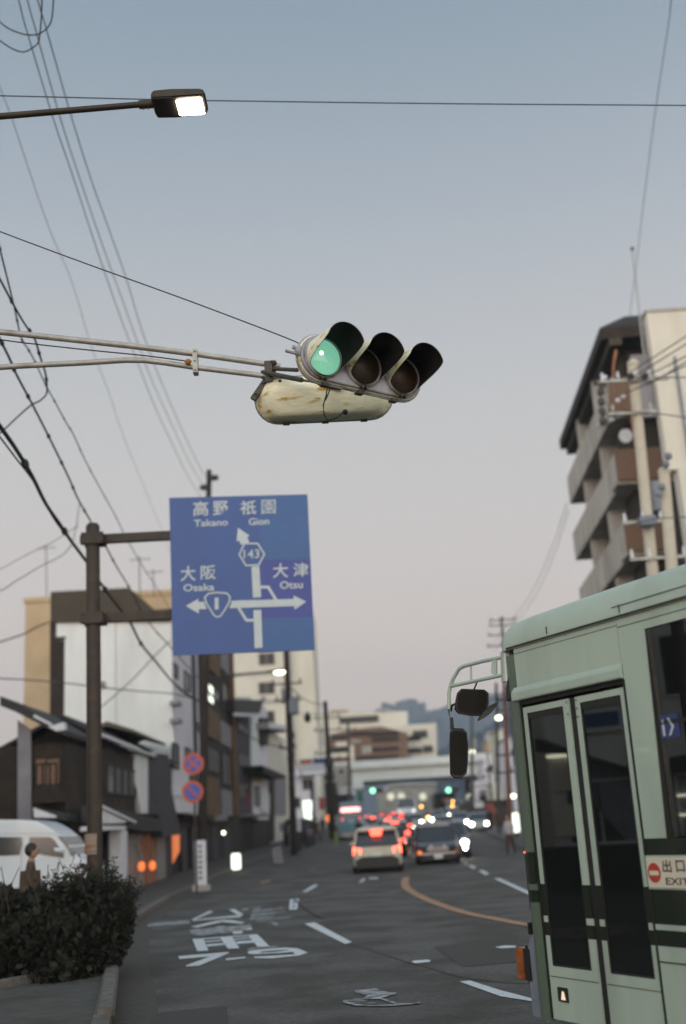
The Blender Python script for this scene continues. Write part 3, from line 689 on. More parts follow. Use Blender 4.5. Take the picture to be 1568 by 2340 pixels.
wire('thickest black cable running down to the brown building', [(-10, 960), (34, 1022), (72, 1085), (105, 1151), (138, 1199), (162, 1235), (200, 1286), (231, 1334), (279, 1397), (299, 1424), (322, 1470), (354, 1509), (400, 1564), (430, 1588), (462, 1606)], .034, z=(7.3, 6.9), spacers=5)
wire('thin cable sagging just beside the thickest black cable', [(-10, 985), (36, 1046), (80, 1105), (120, 1180), (150, 1222), (200, 1290), (245, 1355), (285, 1405), (322, 1468), (352, 1506), (398, 1560), (450, 1600)], .014, z=(7.2, 6.9))
wire('loose telephone loop in the top left corner', [(-30, 20), (10, 58), (40, 73), (65, 79), (90, 76), (112, 58), (120, 30), (124, -40)], .010, z=(13, 13.2))
wire('second loose telephone loop under the first in the top left corner', [(-30, 70), (20, 106), (52, 118), (75, 108), (88, 95), (92, 70), (95, 30), (97, -40)], .010, z=(13, 13.2))
wire('faint drop wire above the brown roof going off to the left', [(-30, 1362), (10, 1345), (35, 1328), (90, 1295), (160, 1250), (182, 1150)], .012, 'cable_far', ys=(26, 30))
wire('faint slack wire crossing the sky left of the sign post', [(-30, 1316), (10, 1295), (60, 1268), (120, 1238), (180, 1200)], .010, 'cable_far', ys=(30, 30))
wire('level wire crossing the big white wall', [(-30, 1549), (20, 1551), (60, 1553), (145, 1560), (235, 1571), (330, 1580), (395, 1585), (450, 1598)], .022, 'cable_far', ys=(33, 47), name='service_wire')
wire('diagonal wire crossing the big white wall towards the sign', [(200, 1640), (235, 1612), (300, 1555), (352, 1500), (390, 1463)], .022, 'cable_far', ys=(44, 44), name='service_wire')
wire('brown wire looping across the beige apartment block', [(-30, 1476), (20, 1460), (55, 1448), (85, 1432), (110, 1422)], .03, 'cable', ys=(40, 44), name='service_wire')
# ------------------------------------------------------------------ city bus. local x = back along its left side, y = into the bus, z up
BA = Vector((1.17, 8.47, 0)); BD = Vector((.448, -.894, 0)).normalized(); BI = Vector((.894, .448, 0)).normalized()
bus = thing('city_bus', 'pale green city bus with dark bands and double leaf front door, close at right', 'bus', tuple(BA), math.atan2(BD.y, BD.x), world=False)
BM = bus.matrix_basis = Matrix.Translation(BA) @ Matrix.Rotation(math.atan2(BD.y, BD.x), 4, 'Z'); BMi = BM.inverted()
LEN = 9.6; WID = 2.45
def BL(p): return BMi @ Vector(p)          # world -> bus
# lower body with openings: pillar, header, panels
def slab(x0, x1, z0, z1, y0=0.0, y1=.05, m=None): return (m or MB()).box(x0, x1, y0, y1, z0, z1)
M_['bus_pillar'] = mat('darker green corner pillar', (.105, .14, .105), .4, 3, .08)  # corner pillar is a darker grey green than the body
# front corner and pillar: livery bands as their own pieces
def corner(z0, z1, r=.11, mbx=None):
    m = mbx or MB(); pts = []
    for k in range(7):
        t = math.pi / 2 * k / 6; pts.append((-.115 + r - r * math.cos(t) , r - r * math.sin(t)))
    # quarter round from the front face to the side plane
    pts = [(-.115, .9)] + [(-.115 + r * (1 - math.cos(t_ * math.pi / 12)), r * (1 - math.sin(t_ * math.pi / 12))) for t_ in range(7)] + [(.062, 0), (.062, .05), (0, .06), (-.06, .16), (-.06, .9)]
    return m.prism(pts, 'z', z0, z1)
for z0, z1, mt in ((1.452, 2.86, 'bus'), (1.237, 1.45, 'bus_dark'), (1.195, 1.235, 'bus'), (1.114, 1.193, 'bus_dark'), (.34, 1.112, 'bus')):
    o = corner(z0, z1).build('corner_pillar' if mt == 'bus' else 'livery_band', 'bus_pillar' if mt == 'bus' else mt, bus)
MB().box(.063, .082, .012, .05, .36, 2.5).build('door_seal', 'black', bus)
# header over the door
hd = MB(); hd.box(.0621, 1.26, 0, .05, 2.605, 2.905); hd.prism([(.0, 2.512), (-.028, 2.52), (-.030, 2.575), (-.0, 2.618)], 'x', .02, 1.262)
v = hd; v.f = v.f; header = v.build('header_panel', 'bus', bus, bevel=.004)
MB().box(.02, 1.262, .012, .05, 2.485, 2.511).build('door_seal', 'black', bus)
# body right of the door
side = MB()
side.prism([(1.262, 1.523), (1.462, 1.523), (1.512, 2.79), (LEN, 2.79), (LEN, 2.905), (1.262, 2.905)], 'y', 0.0, .05)
side.box(1.262, LEN, 0, .05, .34, .90); side.box(1.262, LEN, 0, .05, .992, 1.024)
sd = side.build('side_panel', 'bus', bus)
MB().box(1.262, LEN, .001, .05, .9005, .9915).build('livery_band', 'bus_dark', bus); MB().box(1.262, LEN, .001, .05, 1.0245, 1.5225).build('livery_band', 'bus_dark', bus)
MB().box(1.262, LEN, -.004, .0, .806, .814).build('rub_line', 'black', bus)
MB().box(1.235, 1.2615, .02, .05, .36, 2.51).build('door_seal', 'black', bus)
MB().box(1.25, 1.2685, -.004, .02, .36, 2.51).build('door_seal', 'black', bus)
# roof: extruded section with a rounded front end
def roofsec(ins, top):
    pts = []; r = .14; top = top + .05
    w0 = -.018 + ins
    pts.append((w0, 2.90)); pts.append((w0 - .0, 2.925))
    for k in range(1, 8):
        t = math.pi / 2 * k / 7; pts.append((w0 + r * (1 - math.cos(t)), 2.925 + (top - 2.945) * math.sin(t)))
    pts.append((.6, top)); q = [(WID - p[0], p[1]) for p in pts[::-1]]
    return pts + q
secs = [(-.14, .16, 2.97), (-.125, .06, 3.03), (-.08, .02, 3.065), (-.01, .0, 3.082), (.2, 0, 3.095), (1.2, 0, 3.11), (LEN, 0, 3.12)]
rm = MB(); n = None; v = []
for x, i_, tp in secs:
    q = roofsec(i_, tp); n = len(q); v += [(x, a, b) for a, b in q]
f = [tuple(range(n))[::-1], tuple((len(secs) - 1) * n + k for k in range(n))]
for i in range(len(secs) - 1):
    for k in range(n): f.append((i * n + k, i * n + (k + 1) % n, (i + 1) * n + (k + 1) % n, (i + 1) * n + k))
rm.add(v, f); rm.sm = True; roof = rm.build('roof', 'bus', bus)
gm = MB(); gm.box(.0, LEN, -.022, -.0181, 2.903, 2.917); gm.build('gutter', 'black', roof)
MB().box(.5, 1.1, .35, .9, 3.085, 3.14).build('roof_vent', 'bus', roof, bevel=.02)
mk = MB()
for x in (.52, 1.32): MB().box(x, x + .006, -.023, -.019, 2.93, 2.985).build('roof_seam', 'black', roof)
mk.box(1.25, 2.4, -.0225, -.0185, 2.975, 2.979); mk.build('roof_seam', 'black', roof)
# front end, back end, far side, floor
fe = MB(); fe.box(-.114, -.06, .901, WID - .9, .34, 1.2); fe.box(-.114, -.06, .901, WID - .9, 2.55, 2.86)
fe.prism([(-.115, WID - .9), (-.115, WID - .11), (-.08, WID - .03), (0, WID), (.06, WID), (.06, WID - .05), (-.06, WID - .16), (-.06, WID - .9)], 'z', .34, 2.86)
fe.build('front_panel', 'bus', bus)
MB().box(-.105, -.085, .12, WID - .12, 1.2, 2.55).build('windscreen', 'glass_dark', bus)
MB().box(-.17, -.115, .1, WID - .1, .3, .62).build('bumper', 'bus', bus, bevel=.02)
MB().box(LEN - .05, LEN, .05, WID - .05, .34, 2.9).build('rear_panel', 'bus', bus)
fs = MB(); fs.box(.06, LEN, WID - .05, WID, .34, 1.3).box(.06, LEN, WID - .05, WID, 2.6, 2.9)
for x in (.06, 1.3, 2.9, 4.5, 6.1, 7.7, 9.3): fs.box(x, x + .14, WID - .049, WID - .001, 1.3, 2.6)
fs.build('far_side_panel', 'bus', bus)
MB().box(.1, LEN - .05, WID - .035, WID - .025, 1.3, 2.6).build('far_window', 'glass_bus', bus)
it = MB(); it.box(.0, LEN - .06, .3, WID - .06, .36, .40); it.box(.1, LEN - .06, .06, WID - .06, 2.80, 2.84)
it.box(1.3, LEN - .06, .05, .09, .36, 1.5); it.box(1.3, LEN - .06, WID - .12, WID - .06, .4, 1.25); it.box(-.05, .35, .15, WID - .15, .4, 1.12)
it.build('interior_lining', 'interior', bus)
bl_ = MB().box(.35, .42, 1.15, WID - .2, .4, 1.75).build('driver_partition', 'interior', bus)
for k in range(7):
    for y in ((.18, .62), (WID - .62, WID - .18)):
        if k == 0 and y[0] < 1: continue
        x = 1.9 + k * .95; s_ = MB(); s_.box(x, x + .42, y[0], y[1], .78, .9); s_.box(x + .38, x + .46, y[0], y[1], .86, 1.45)
        s_.build('seat', 'seat', bus, bevel=.03)
dr = MB(); dr.box(.75, 1.2, WID - .95, WID - .45, .9, 1.02).box(1.15, 1.25, WID - .95, WID - .45, 1.0, 1.75); dr.build('driver_seat', 'seat', bus, bevel=.03)
for p_ in ((1.32, .18), (1.32, 1.0), (3.2, .8), (3.2, 1.6), (5.1, .8)):
    MB().tube([(p_[0], p_[1], .4), (p_[0], p_[1], 2.8)], .017, 8).build('grab_pole', 'steel', bus)
MB().tube([(.2, .25, 1.0), (.7, .25, 1.22), (1.2, .25, 1.0)], .016, 8).build('hand_rail', 'steel', bus)
fb = MB().box(.55, .95, .62, .92, .4, 1.25).build('fare_box', 'steel', bus, bevel=.02)
M_['L_cabin'] = em('cabin lamp', (1, .95, .72), 1.6)
for x, y in ((2.0, 1.9), (4.2, 1.9), (6.6, 1.9), (3.0, .55), (5.4, .55)):
    MB().box(x, x + .9, y - .05, y + .05, 2.76, 2.795).build('cabin_lamp', 'L_cabin', bus)
# ---- the two door leaves
def leaf(x0, x1, gx0, gx1):
    lf = MB(); y0, y1 = .018, .048
    zt = 2.463
    def fr(a, b, c, d): lf.box(a, b, y0, y1, c, d)
    fr(x0, x1, 2.42, zt)
    for a, b in ((x0, gx0), (gx1, x1)):
        fr(a, b, 1.237, 2.4199); fr(a, b, .984, 1.026); fr(a, b, .701, .897)
    fr(x0, x1, .36, .7009)
    lo_ = lf.build('door_leaf', 'bus_frame' if False else 'bus', bus)
    for a, b in ((x0, gx0), (gx1, x1)):
        MB().box(a, b, y0 + .001, y1, 1.0262, 1.2368).build('livery_band', 'bus_dark', lo_); MB().box(a, b, y0 + .001, y1, .8972, .9838).build('livery_band', 'bus_dark', lo_)
    MB().box(gx0 + .001, gx1 - .001, y0 + .010, y0 + .018, .702, 2.419).build('door_glass', 'glass_bus', lo_)
    gk = MB(); k = .016
    gk.box(gx0, gx0 + k, y0 + .003, y0 + .009, .701, 2.4195).box(gx1 - k, gx1, y0 + .003, y0 + .009, .701, 2.4195).box(gx0 + k, gx1 - k, y0 + .003, y0 + .009, 2.375, 2.4195).box(gx0 + k, gx1 - k, y0 + .003, y0 + .009, .701, .715)
    gk.build('gasket', 'black', lo_)
    MB().box(x0 + .01, x1 - .01, y0 - .003, y0, .632, .636).build('press_line', 'black', lo_)
    return lo_
l1 = leaf(.086, .634, .132, .566); l2 = leaf(.706, 1.233, .757, 1.186)
MB().box(.635, .705, .03, .046, .36, 2.463).build('door_seal', 'black', bus)
MB().box(.0825, .0855, .03, .046, .36, 2.463).build('door_seal', 'black', bus)
bt = MB()
for x, z in ((.615, 2.44), (.615, 2.36), (.722, 2.44), (.722, 2.385), (.722, 2.33)): bt.tube([(x, .012, z), (x, .02, z)], .009, 8)
bt.build('door_bolt', 'steel', l1)
MB().box(.173, .285, .006, .0178, .480, .572).build('step_lamp_surround', 'black', l1, bevel=.004)
M_['L_step'] = em('step lamp', (1, .82, .55), .5)
MB().prism([(.215, .495), (.262, .495), (.25, .545), (.232, .55)], 'y', .002, .0058).build('step_lamp', 'L_step', l1)
# side windows
for i, (a, b) in enumerate(((1.513, 2.86), (2.92, 4.4), (4.46, 5.9), (5.96, 7.4), (7.46, 9.4))):
    wn = MB().box(a, b, .012, .02, 1.53, 2.785).build('side_window', 'glass_bus', bus)
    MB().box(a, b, .004, .0115, 2.19, 2.215).build('window_bar', 'black', wn)
pl = MB()
for x in (2.86, 4.4, 5.9, 7.4): MB().box(x, x + .06, .008, .05, 1.5235, 2.7895).build('window_pillar', 'black', bus)
pl.prism([(1.4625, 1.524), (1.5125, 1.524), (1.5125, 2.789)], 'y', .008, .05)
pl.build('window_pillar', 'black', bus)
sm_ = MB()
for x in (1.9, 3.4, 4.9, 6.4, 7.9): MB().box(x, x + .005, -.003, 0, .345, .80).build('panel_seam', 'black', bus)
MB().box(1.263, LEN, -.003, 0, 2.843, 2.847).build('panel_seam', 'black', bus); MB().box(.07, 1.262, -.003, 0, 2.858, 2.861).build('panel_seam', 'black', bus)
for k in range(14): MB().ball((.12 + k * .085, -.001, 2.885), .005, 6).build('rivet', 'bus', roof)
# plates and pictograms
M_['plate'] = mat('cream sign plate', (.62, .58, .46), .5, 6, .08); M_['no_entry'] = mat('no entry red', (.42, .05, .03), .5, 6, .1)
M_['ink'] = mat('black lettering', (.03, .03, .03), .6, 4, .1)
M_['pict_blue'] = mat('pictogram blue', (.03, .045, .15), .5, 4, .1)
pt_ = MB().box(1.27, 2.06, -.012, -.004, 1.237, 1.412).build('exit_plate', 'plate', bus)
MB().box(1.255, 2.075, -.004, .0, 1.226, 1.424).build('plate_holder', 'bus', bus)
MB().tube([(1.335, -.0121, 1.322), (1.335, -.014, 1.322)], .058, 28).build('no_entry_sign', 'no_entry', pt_)
MB().box(1.293, 1.377, -.0165, -.0142, 1.308, 1.334).build('no_entry_bar', 'plate', pt_)
tm = MB()
for s_, x0, x1, z0, z1 in (('出', 1.415, 1.495, 1.325, 1.398), ('口', 1.535, 1.61, 1.328, 1.395), ('EXIT', 1.43, 1.63, 1.255, 1.295)):
    v_, f_ = text_mesh(s_, .02); tm.add([(x0 + (x1 - x0) * a, -.0135, z0 + (z1 - z0) * b) for a, b in v_], f_)
tm.build('lettering', 'ink', pt_)
pc = MB().box(1.535, 1.70, .006, .0115, 2.105, 2.245).build('pictogram', 'pict_blue', bus)
pw = MB()
pw.box(1.555, 1.575, .0040, .0054, 2.12, 2.19); pw.tube([(1.565, .0040, 2.208), (1.565, .0054, 2.208)], .013, 10)
pw.prism([(1.605, 2.12), (1.625, 2.12), (1.66, 2.17), (1.625, 2.225), (1.605, 2.225), (1.638, 2.17)], 'y', .0040, .0054)
pw.build('pictogram_figure', 'sign_white', pc)
# wheels
for x in (2.35, 7.2):
    for y in (.02, WID - .3):
        wh = MB().tube([(x, y, .48), (x, y + .28, .48)], .48, 28).build('wheel', 'tyre', bus)
        MB().tube([(x, y - .01, .48), (x, y + .02, .48)], .27, 20).build('rim', 'steel', wh)
# front corner lamp and low bumper return
q = BL(P(*(1066.2 + .32 * 345, 1787.5 + .32 * 1290), 8.72))
MB().box(-.335, -.235, .03, .17, .575, .79).build('indicator_lamp', 'amber_off', bus, bevel=.012)
MB().box(-.234, -.125, .02, .22, .56, .81).build('indicator_housing', 'black', bus, bevel=.02)
MB().prism([(-.19, .34), (-.06, .34), (-.06, .9), (-.125, .885), (-.17, .80), (-.19, .6)], 'y', .03, .9).build('front_skirt', 'bluegrey', bus, bevel=.01)
MB().box(-.128, -.112, .02, .06, .89, .97).build('bumper_clip', 'black', bus)
MB().box(-.136, -.120, .06, .10, 1.05, 1.45).build('trim_strip', 'black', bus)
MB().box(-.128, -.118, .05, .07, 1.44, 1.455).build('marker_lamp', 'L_redd', bus)
# ---- mirror gear on the front corner
def bp(u, v, Y): return BL(P(u, v, Y))
ma = MB(); YM = 9.05
t1 = [bp(1150, 1501, 8.62), bp(1110, 1509, 8.8), bp(1062, 1521, 9.0), bp(1050, 1527, 9.05), bp(1036, 1550, 9.1), bp(1029, 1568, 9.12), bp(1026, 1585, 9.12), bp(1027, 1620, 9.12), bp(1032, 1668, 9.12)]
ma.tube(t1, .0155, 10)
ma.tube([bp(1150, 1542, 8.62), bp(1090, 1555, 8.88), bp(1029, 1568, 9.12)], .0145, 10)
ma.tube([bp(1076, 1521, 8.95), bp(1077, 1556, 8.93)], .010, 8)
arm = ma.build('mirror_arm', 'bus', bus)
a = bp(1134, 1507, 8.67); b = bp(1134, 1545, 8.67); c = bp(1122, 1538, 8.72); d_ = bp(1124, 1508, 8.72)
MB().hexa([a, b, c, d_], [p + Vector((0, .012, 0)) for p in (a, b, c, d_)]).build('gusset', 'bus', arm)
br = MB(); a = bp(1155, 1489, 8.58); b = bp(1158, 1558, 8.58); br.tube([a, b], .034, 14); br.tube([a + Vector((0, 0, .012)), b - Vector((0, 0, .02))], .018, 8)
br.box(a.x - .0, a.x + .07, a.y - .02, a.y + .06, b.z + .02, a.z - .02)
br.build('mirror_bracket', 'bus_frame', bus)
vj = MB(); vj.tube([bp(1172, 1486, 8.50), bp(1170, 1520, 8.50), bp(1168, 1545, 8.52), bp(1162, 1575, 8.54), bp(1163, 1600, 8.52)], .020, 8); vj.build('hinge_cover', 'black', bus)
def mirror_body(pts, Y, th, name, mt='mirror', inner=None):
    fr_ = [BL(P(u, v, Y)) for u, v in pts]; dv = BMi.to_3x3() @ Vector((-.10, 1, -.05)); dv.normalize()
    cx = sum(fr_, Vector()) / len(fr_)
    m = MB(); n = len(fr_); v = []
    for t, k in ((0, .97), (.006, 1.0), (th * .55, 1.0), (th * .85, .90), (th, .70)): v += [cx + (p - cx) * k + dv * t for p in fr_]
    f = [tuple(range(n))[::-1], tuple(4 * n + k for k in range(n))]
    for i in range(4):
        for k in range(n): f.append((i * n + k, i * n + (k + 1) % n, (i + 1) * n + (k + 1) % n, (i + 1) * n + k))
    m.add(v, f); m.sm = True; o = m.build(name, mt, bus)
    g_ = [cx + (p - cx) * .90 - dv * .003 for p in fr_]; g2 = [p + dv * .004 for p in g_]
    MB().hexa(g_, g2).build('mirror_glass', 'mirror_glass_dark', o)
    rim = MB(); r_ = [cx + (p - cx) * .97 - dv * .002 for p in fr_]; rim.tube(r_ + [r_[0]], .0055, 6, caps=False); rim.build('mirror_rim', 'black', o)
    return o
M_['mirror_glass_dark'] = mat('mirror glass with painted dark reflection', (.010, .010, .008), .4, 5, .3, spec=.08)  # dull black stands in for the dark street the mirrors would reflect
mirror_body([(1054, 1574), (1108, 1576), (1117, 1584), (1117, 1605), (1112, 1628), (1104, 1635), (1075, 1634), (1048, 1629), (1040, 1619), (1042, 1600), (1046, 1582)], 9.0, .06, 'mirror')
m2 = mirror_body([(1036, 1663), (1058, 1664), (1067, 1674), (1069, 1700), (1069, 1740), (1066, 1768), (1056, 1778), (1038, 1777), (1030, 1768), (1029, 1740), (1028, 1700), (1029, 1672)], 9.05, .05, 'mirror')
l_ = [BL(P(u, v, 8.95)) for u, v in ((1140, 1603), (1136, 1612), (1124, 1628), (1108, 1640), (1093, 1648), (1094, 1643), (1106, 1626), (1122, 1612))]
dv = BMi.to_3x3() @ Vector((-.3, .9, .2)); MB().hexa(l_, [p + dv * .02 for p in l_]).build('mirror', 'mirror', bus, bevel=.003)
sp_ = MB(); sp_.tube([bp(1090, 1560, 8.95), bp(1083, 1576, 9.0)], .007, 6); sp_.tube([bp(1030, 1625, 9.12), bp(1033, 1612, 9.1), bp(1044, 1607, 9.05)], .010, 6); sp_.tube([bp(1032, 1640, 9.12), bp(1034, 1664, 9.1)], .014, 8); sp_.tube([bp(1104, 1632, 9.0), bp(1108, 1638, 8.97)], .008, 6)
sp_.build('mirror_stay', 'mirror', bus)
# ------------------------------------------------------------------ buildings: facade planes addressed through the photo
class PL_:
    """upright plane; out = unit vector out of the facade"""
    def __init__(s, o, d, out): s.o = Vector(o); s.d = Vector((d[0], d[1], 0)).normalized(); s.n = Vector((out[0], out[1], 0)).normalized()
    def hit(s, u, v):
        r = ray(u, v); n = s.n; t = (s.o - Vector((0, 0, H))).dot(n) / r.dot(n); p = r * t + Vector((0, 0, H)); return ((p - s.o).dot(s.d), p.z)
    def at(s, a, z, o=0.0): return Vector((s.o.x, s.o.y, 0)) + s.d * a + s.n * o + Vector((0, 0, z))
def EF(x, y0=0, k=0.0): return PL_((x, y0, 0), (k, 1), (1, -k))       # faces the street from the left
def WF(x, y0=0, k=0.0): return PL_((x, y0, 0), (k, 1), (-1, k))       # faces the street from the right
def SF(Y): return PL_((0, Y, 0), (1, 0), (0, -1))                     # faces the camera
def pp(pl, poly, o0, o1, m=None):
    m = m or MB(); return m.hexa([pl.at(a, z, o0) for a, z in poly], [pl.at(a, z, o1) for a, z in poly])
def fp(par, name, mt, pl, px, o1=.04, o0=-.05):
    """polygon given in photo pixels, lying on facade pl, pushed out to o1"""
    pl = PL_(pl.o + pl.n * o1, pl.d, pl.n); return pp(pl, [pl.hit(*p) for p in px], o0 - o1, 0).build(name, mt, par)
def rc(pl, u0, v0, u1, v1):
    p = pl.hit(u0, v0); q = pl.hit(u1, v1); return (min(p[0], q[0]), max(p[0], q[0]), min(p[1], q[1]), max(p[1], q[1]))
def fr_(par, name, mt, pl, u0, v0, u1, v1, o1=.04, o0=-.05):
    pl = PL_(pl.o + pl.n * o1, pl.d, pl.n); a, b, z0, z1 = rc(pl, u0, v0, u1, v1); return pp(pl, [(a, z0), (b, z0), (b, z1), (a, z1)], o0 - o1, 0).build(name, mt, par)
def window(par, pl, a, b, z0, z1, fm='white_trim', pm='window', t=.06, bars=1, o=0.0):
    m = MB()
    for r_ in (((a, z0), (b, z0), (b, z0 + t), (a, z0 + t)), ((a, z1 - t), (b, z1 - t), (b, z1), (a, z1)), ((a, z0 + t), (a + t, z0 + t), (a + t, z1 - t), (a, z1 - t)), ((b - t, z0 + t), (b, z0 + t), (b, z1 - t), (b - t, z1 - t))): pp(pl, r_, o - .04, o + .06, m)
    for k in range(bars):
        c = a + (b - a) * (k + 1) / (bars + 1); pp(pl, ((c - t * .4, z0 + t), (c + t * .4, z0 + t), (c + t * .4, z1 - t), (c - t * .4, z1 - t)), o - .04, o + .05, m)
    w_ = m.build('window', fm, par)
    pp(pl, ((a + t * .5, z0 + t * .5), (b - t * .5, z0 + t * .5), (b - t * .5, z1 - t * .5), (a + t * .5, z1 - t * .5)), o - .03, o + .015).build('pane', pm, w_)
    return w_
def wpx(par, pl, u0, v0, u1, v1, **k):
    a, b, z0, z1 = rc(pl, u0, v0, u1, v1); return window(par, pl, a, b, z0, z1, **k)
def bx(par, name, mt, x0, x1, y0, y1, z0, z1, bevel=0): return MB().box(x0, x1, y0, y1, z0, z1).build(name, mt, par, bevel=bevel)
def gable_roof(par, x0, x1, y0, y1, ze, zr, mt, ov=.35, axis='y', xr=None, th=.12):
    m = MB()
    if axis == 'y':
        xr = (x0 + x1) / 2 if xr is None else xr
        m.prism([(x0 - ov, ze - .12), (xr, zr), (x1 + ov, ze - .12), (x1 + ov, ze - .12 + th), (xr, zr + th), (x0 - ov, ze - .12 + th)], 'y', y0 - ov, y1 + ov)
    else:
        yr = (y0 + y1) / 2
        m.prism([(y0 - ov, ze - .12), (yr, zr), (y1 + ov, ze - .12), (y1 + ov, ze - .12 + th), (yr, zr + th), (y0 - ov, ze - .12 + th)], 'x', x0 - ov, x1 + ov)
    return m.build('roof', mt, par)

# 1 beige block
b = thing('apartment_block', 'tall blank beige block standing behind the white-walled building', 'building', (-15, 77, 0))
bx(b, 'wall', 'beige_wall', -20.3, -9.9, 70, 86, 0, 16.45); bx(b, 'parapet', 'beige_wall', -20.4, -9.8, 69.9, 86.1, 16.45, 16.75)
bx(b, 'drainpipe', 'grey_panel', -17.4, -17.25, 69.8, 69.95, .2, 16.2)
# 2 white walled building with a brown mansard
b = thing('white_building', 'big windowless white gable wall under a brown mansard roof, behind the sign post', 'building', (-10.5, 54, 0))
F1 = SF(50.0); E1 = EF(-7.95)
xl = P(147, 1600, 50).x; xr_ = -7.97
bx(b, 'wall', 'white_wall', xl, xr_, 50, 58.2, 2.7, 11.35)
bx(b, 'side_wall', 'white_wall2', xr_, -7.94, 50.02, 58.2, 2.75, 11.3)
bx(b, 'ground_floor', 'dark_brown', xl, xr_ - .1, 50.1, 58.2, 0.1, 2.7)
fp(b, 'wall_return', 'white_wall', F1, [(129, 1414), (148, 1413), (148, 1462), (129, 1462)], 0.0, -.6)
m = pp(F1, [F1.hit(*p) for p in [(117, 1353), (294, 1344), (311, 1356), (330, 1372), (359, 1399), (392, 1418), (392, 1421), (117, 1423)]], -8, .12)
m.build('mansard_roof', 'mansard', b)
fp(b, 'corner_column', 'dark_brown', F1, [(114, 1416), (129, 1416), (129, 1462), (147, 1462), (147, 1700), (147, 1960), (114, 1960)], -.02, -3)
fp(b, 'column_cap', 'dark_brown', F1, [(129, 1455), (150, 1454), (150, 1460), (129, 1461)], .05, -.02)
for r_ in ((394, 1512, 405, 1553), (419, 1530, 434, 1584), (394, 1696, 407.5, 1759), (421, 1706, 435, 1745)):
    wpx(b, E1, *r_, fm='dark_grey', bars=0, t=.05)
fp(b, 'canopy_panel', 'white_wall2', E1, [(396, 1818), (450, 1826), (449, 1858), (402, 1856)], .35, 0)
fp(b, 'canopy_board', 'white_trim', E1, [(392, 1812), (451, 1822), (451, 1825), (392, 1817)], .38, 0)
M_['L_dull'] = em('dull orange shop light', (1, .26, .08), .40)
fp(b, 'lit_shopfront', 'L_dull', E1, [(395, 1900), (411, 1899), (411, 1944), (396, 1972)], .02, -.02)
fr_(b, 'shop_door', 'dark_grey', E1, 416, 1890, 428, 1992, .03)
for (u, v) in ((408, 1600), (409, 1640)): fr_(b, 'air_conditioner', 'grey_panel', E1, u, v, u + 8, v + 14, .35)
fr_(b, 'drainpipe', 'dark_grey', E1, 447, 1500, 449, 1820, .1)
bx(b, 'vent', 'grey_panel', -11.2, -10.9, 49.9, 50, 8.2, 8.5); bx(b, 'wall_joint', 'grey_panel', -10.45, -10.43, 49.985, 50, 5, 11.3)
# 3 brown clad building
b = thing('brown_building', 'ochre brown clad building with grey spandrel panels beyond the white wall', 'building', (-10.5, 66, 0))
pA = E1.hit(453, 1700)[0]; pB = E1.hit(540, 1700)[0]
bx(b, 'wall', 'dark_brown', -14, -7.95, 58.25, pB, 0, 13.2)
z2 = lambda X, Y: (376.3 + .24 * X, 1442.5 + .24 * Y)
def q4(X0, Y0_, X1, Y1_): return (*z2(X0, Y0_), *z2(X1, Y1_))
for r_ in ((400, 100, 530, 460), (400, 700, 530, 1060), (400, 1370, 530, 1755)): fr_(b, 'cladding_panel', 'brown_wall', E1, *q4(*r_), .10)
for r_ in ((538, 120, 638, 450), (538, 840, 640, 1120), (545, 1500, 650, 1755)): fr_(b, 'spandrel_panel', 'grey_panel', E1, *q4(*r_), .08)
fr_(b, 'pilaster', 'brown_wall', E1, *q4(642, -200, 690, 1757), .25)
wpx(b, E1, *q4(405, 480, 520, 690), fm='dark_brown', bars=1); fr_(b, 'lit_pane', 'L_sign', E1, *q4(422, 492, 465, 690), .03).__setitem__('label', 'narrow lit pane')
wpx(b, E1, *q4(405, 1080, 520, 1365), fm='dark_brown', bars=2); wpx(b, E1, *q4(545, 470, 635, 800), fm='dark_brown', bars=1); wpx(b, E1, *q4(545, 1140, 640, 1480), fm='dark_brown', bars=1)
fr_(b, 'balcony_rail', 'grey_panel', E1, *q4(325, 880, 395, 905), .15); fr_(b, 'balcony_rail', 'grey_panel', E1, *q4(325, 925, 395, 945), .15)
fr_(b, 'ledge', 'dark_brown', E1, *q4(200, 1757, 690, 1775), .5)
for X in (260, 345, 450, 560): fr_(b, 'shop_shutter', 'dark_grey', E1, *q4(X, 1860, X + 70, 2280 - (X - 260) * .4), .03)
# 4 old timber house, leftmost
b = thing('timber_house', 'old dark timber house with a tiled roof behind the white van', 'house', (-9, 33, 0))
bx(b, 'wall', 'dark_brown', -13, -8.3, 33, 37.0, .1, 4.5)
SFa = SF(32.9)
fp(b, 'roof', 'tile_roof', SFa, [(0, 1590), (35, 1603), (120, 1652), (150, 1668), (150, 1680), (118, 1668), (35, 1626), (0, 1612)], .5, -5)
fp(b, 'verge_board', 'white_trim', SFa, [(78, 1632), (118, 1652), (117, 1658), (76, 1638)], .53, .505)
fp(b, 'corner_panel', 'grey_panel', SFa, [(40, 1645), (70, 1668), (72, 1885), (40, 1885)], .04)
fp(b, 'gable_piece', 'white_trim', SFa, [(110, 1660), (146, 1650), (147, 1668), (128, 1670)], .52, .2)
window(b, SFa, *rc(SFa, 82, 1745, 132, 1800), fm='dark_brown', pm='terracotta' if False else 'window', bars=2)
for u0, u1 in ((82, 102), (108, 134)): fr_(b, 'shutter_board', 'tile_brown', SFa, u0, 1735, u1, 1790, .05)
fr_(b, 'balcony', 'dark_brown', SFa, 76, 1800, 140, 1832, .5)
fp(b, 'porch_roof', 'tile_roof', SFa, [(72, 1845), (150, 1862), (150, 1874), (72, 1872)], 1.3, 0)
fp(b, 'porch_gable', 'white_trim', SFa, [(76, 1845), (129, 1864), (128, 1868), (78, 1868)], 1.33, 1.302)
bx(b, 'garage_wall', 'dark_brown', -8.29, -8.0, 33.2, 36.8, .1, 2.4)
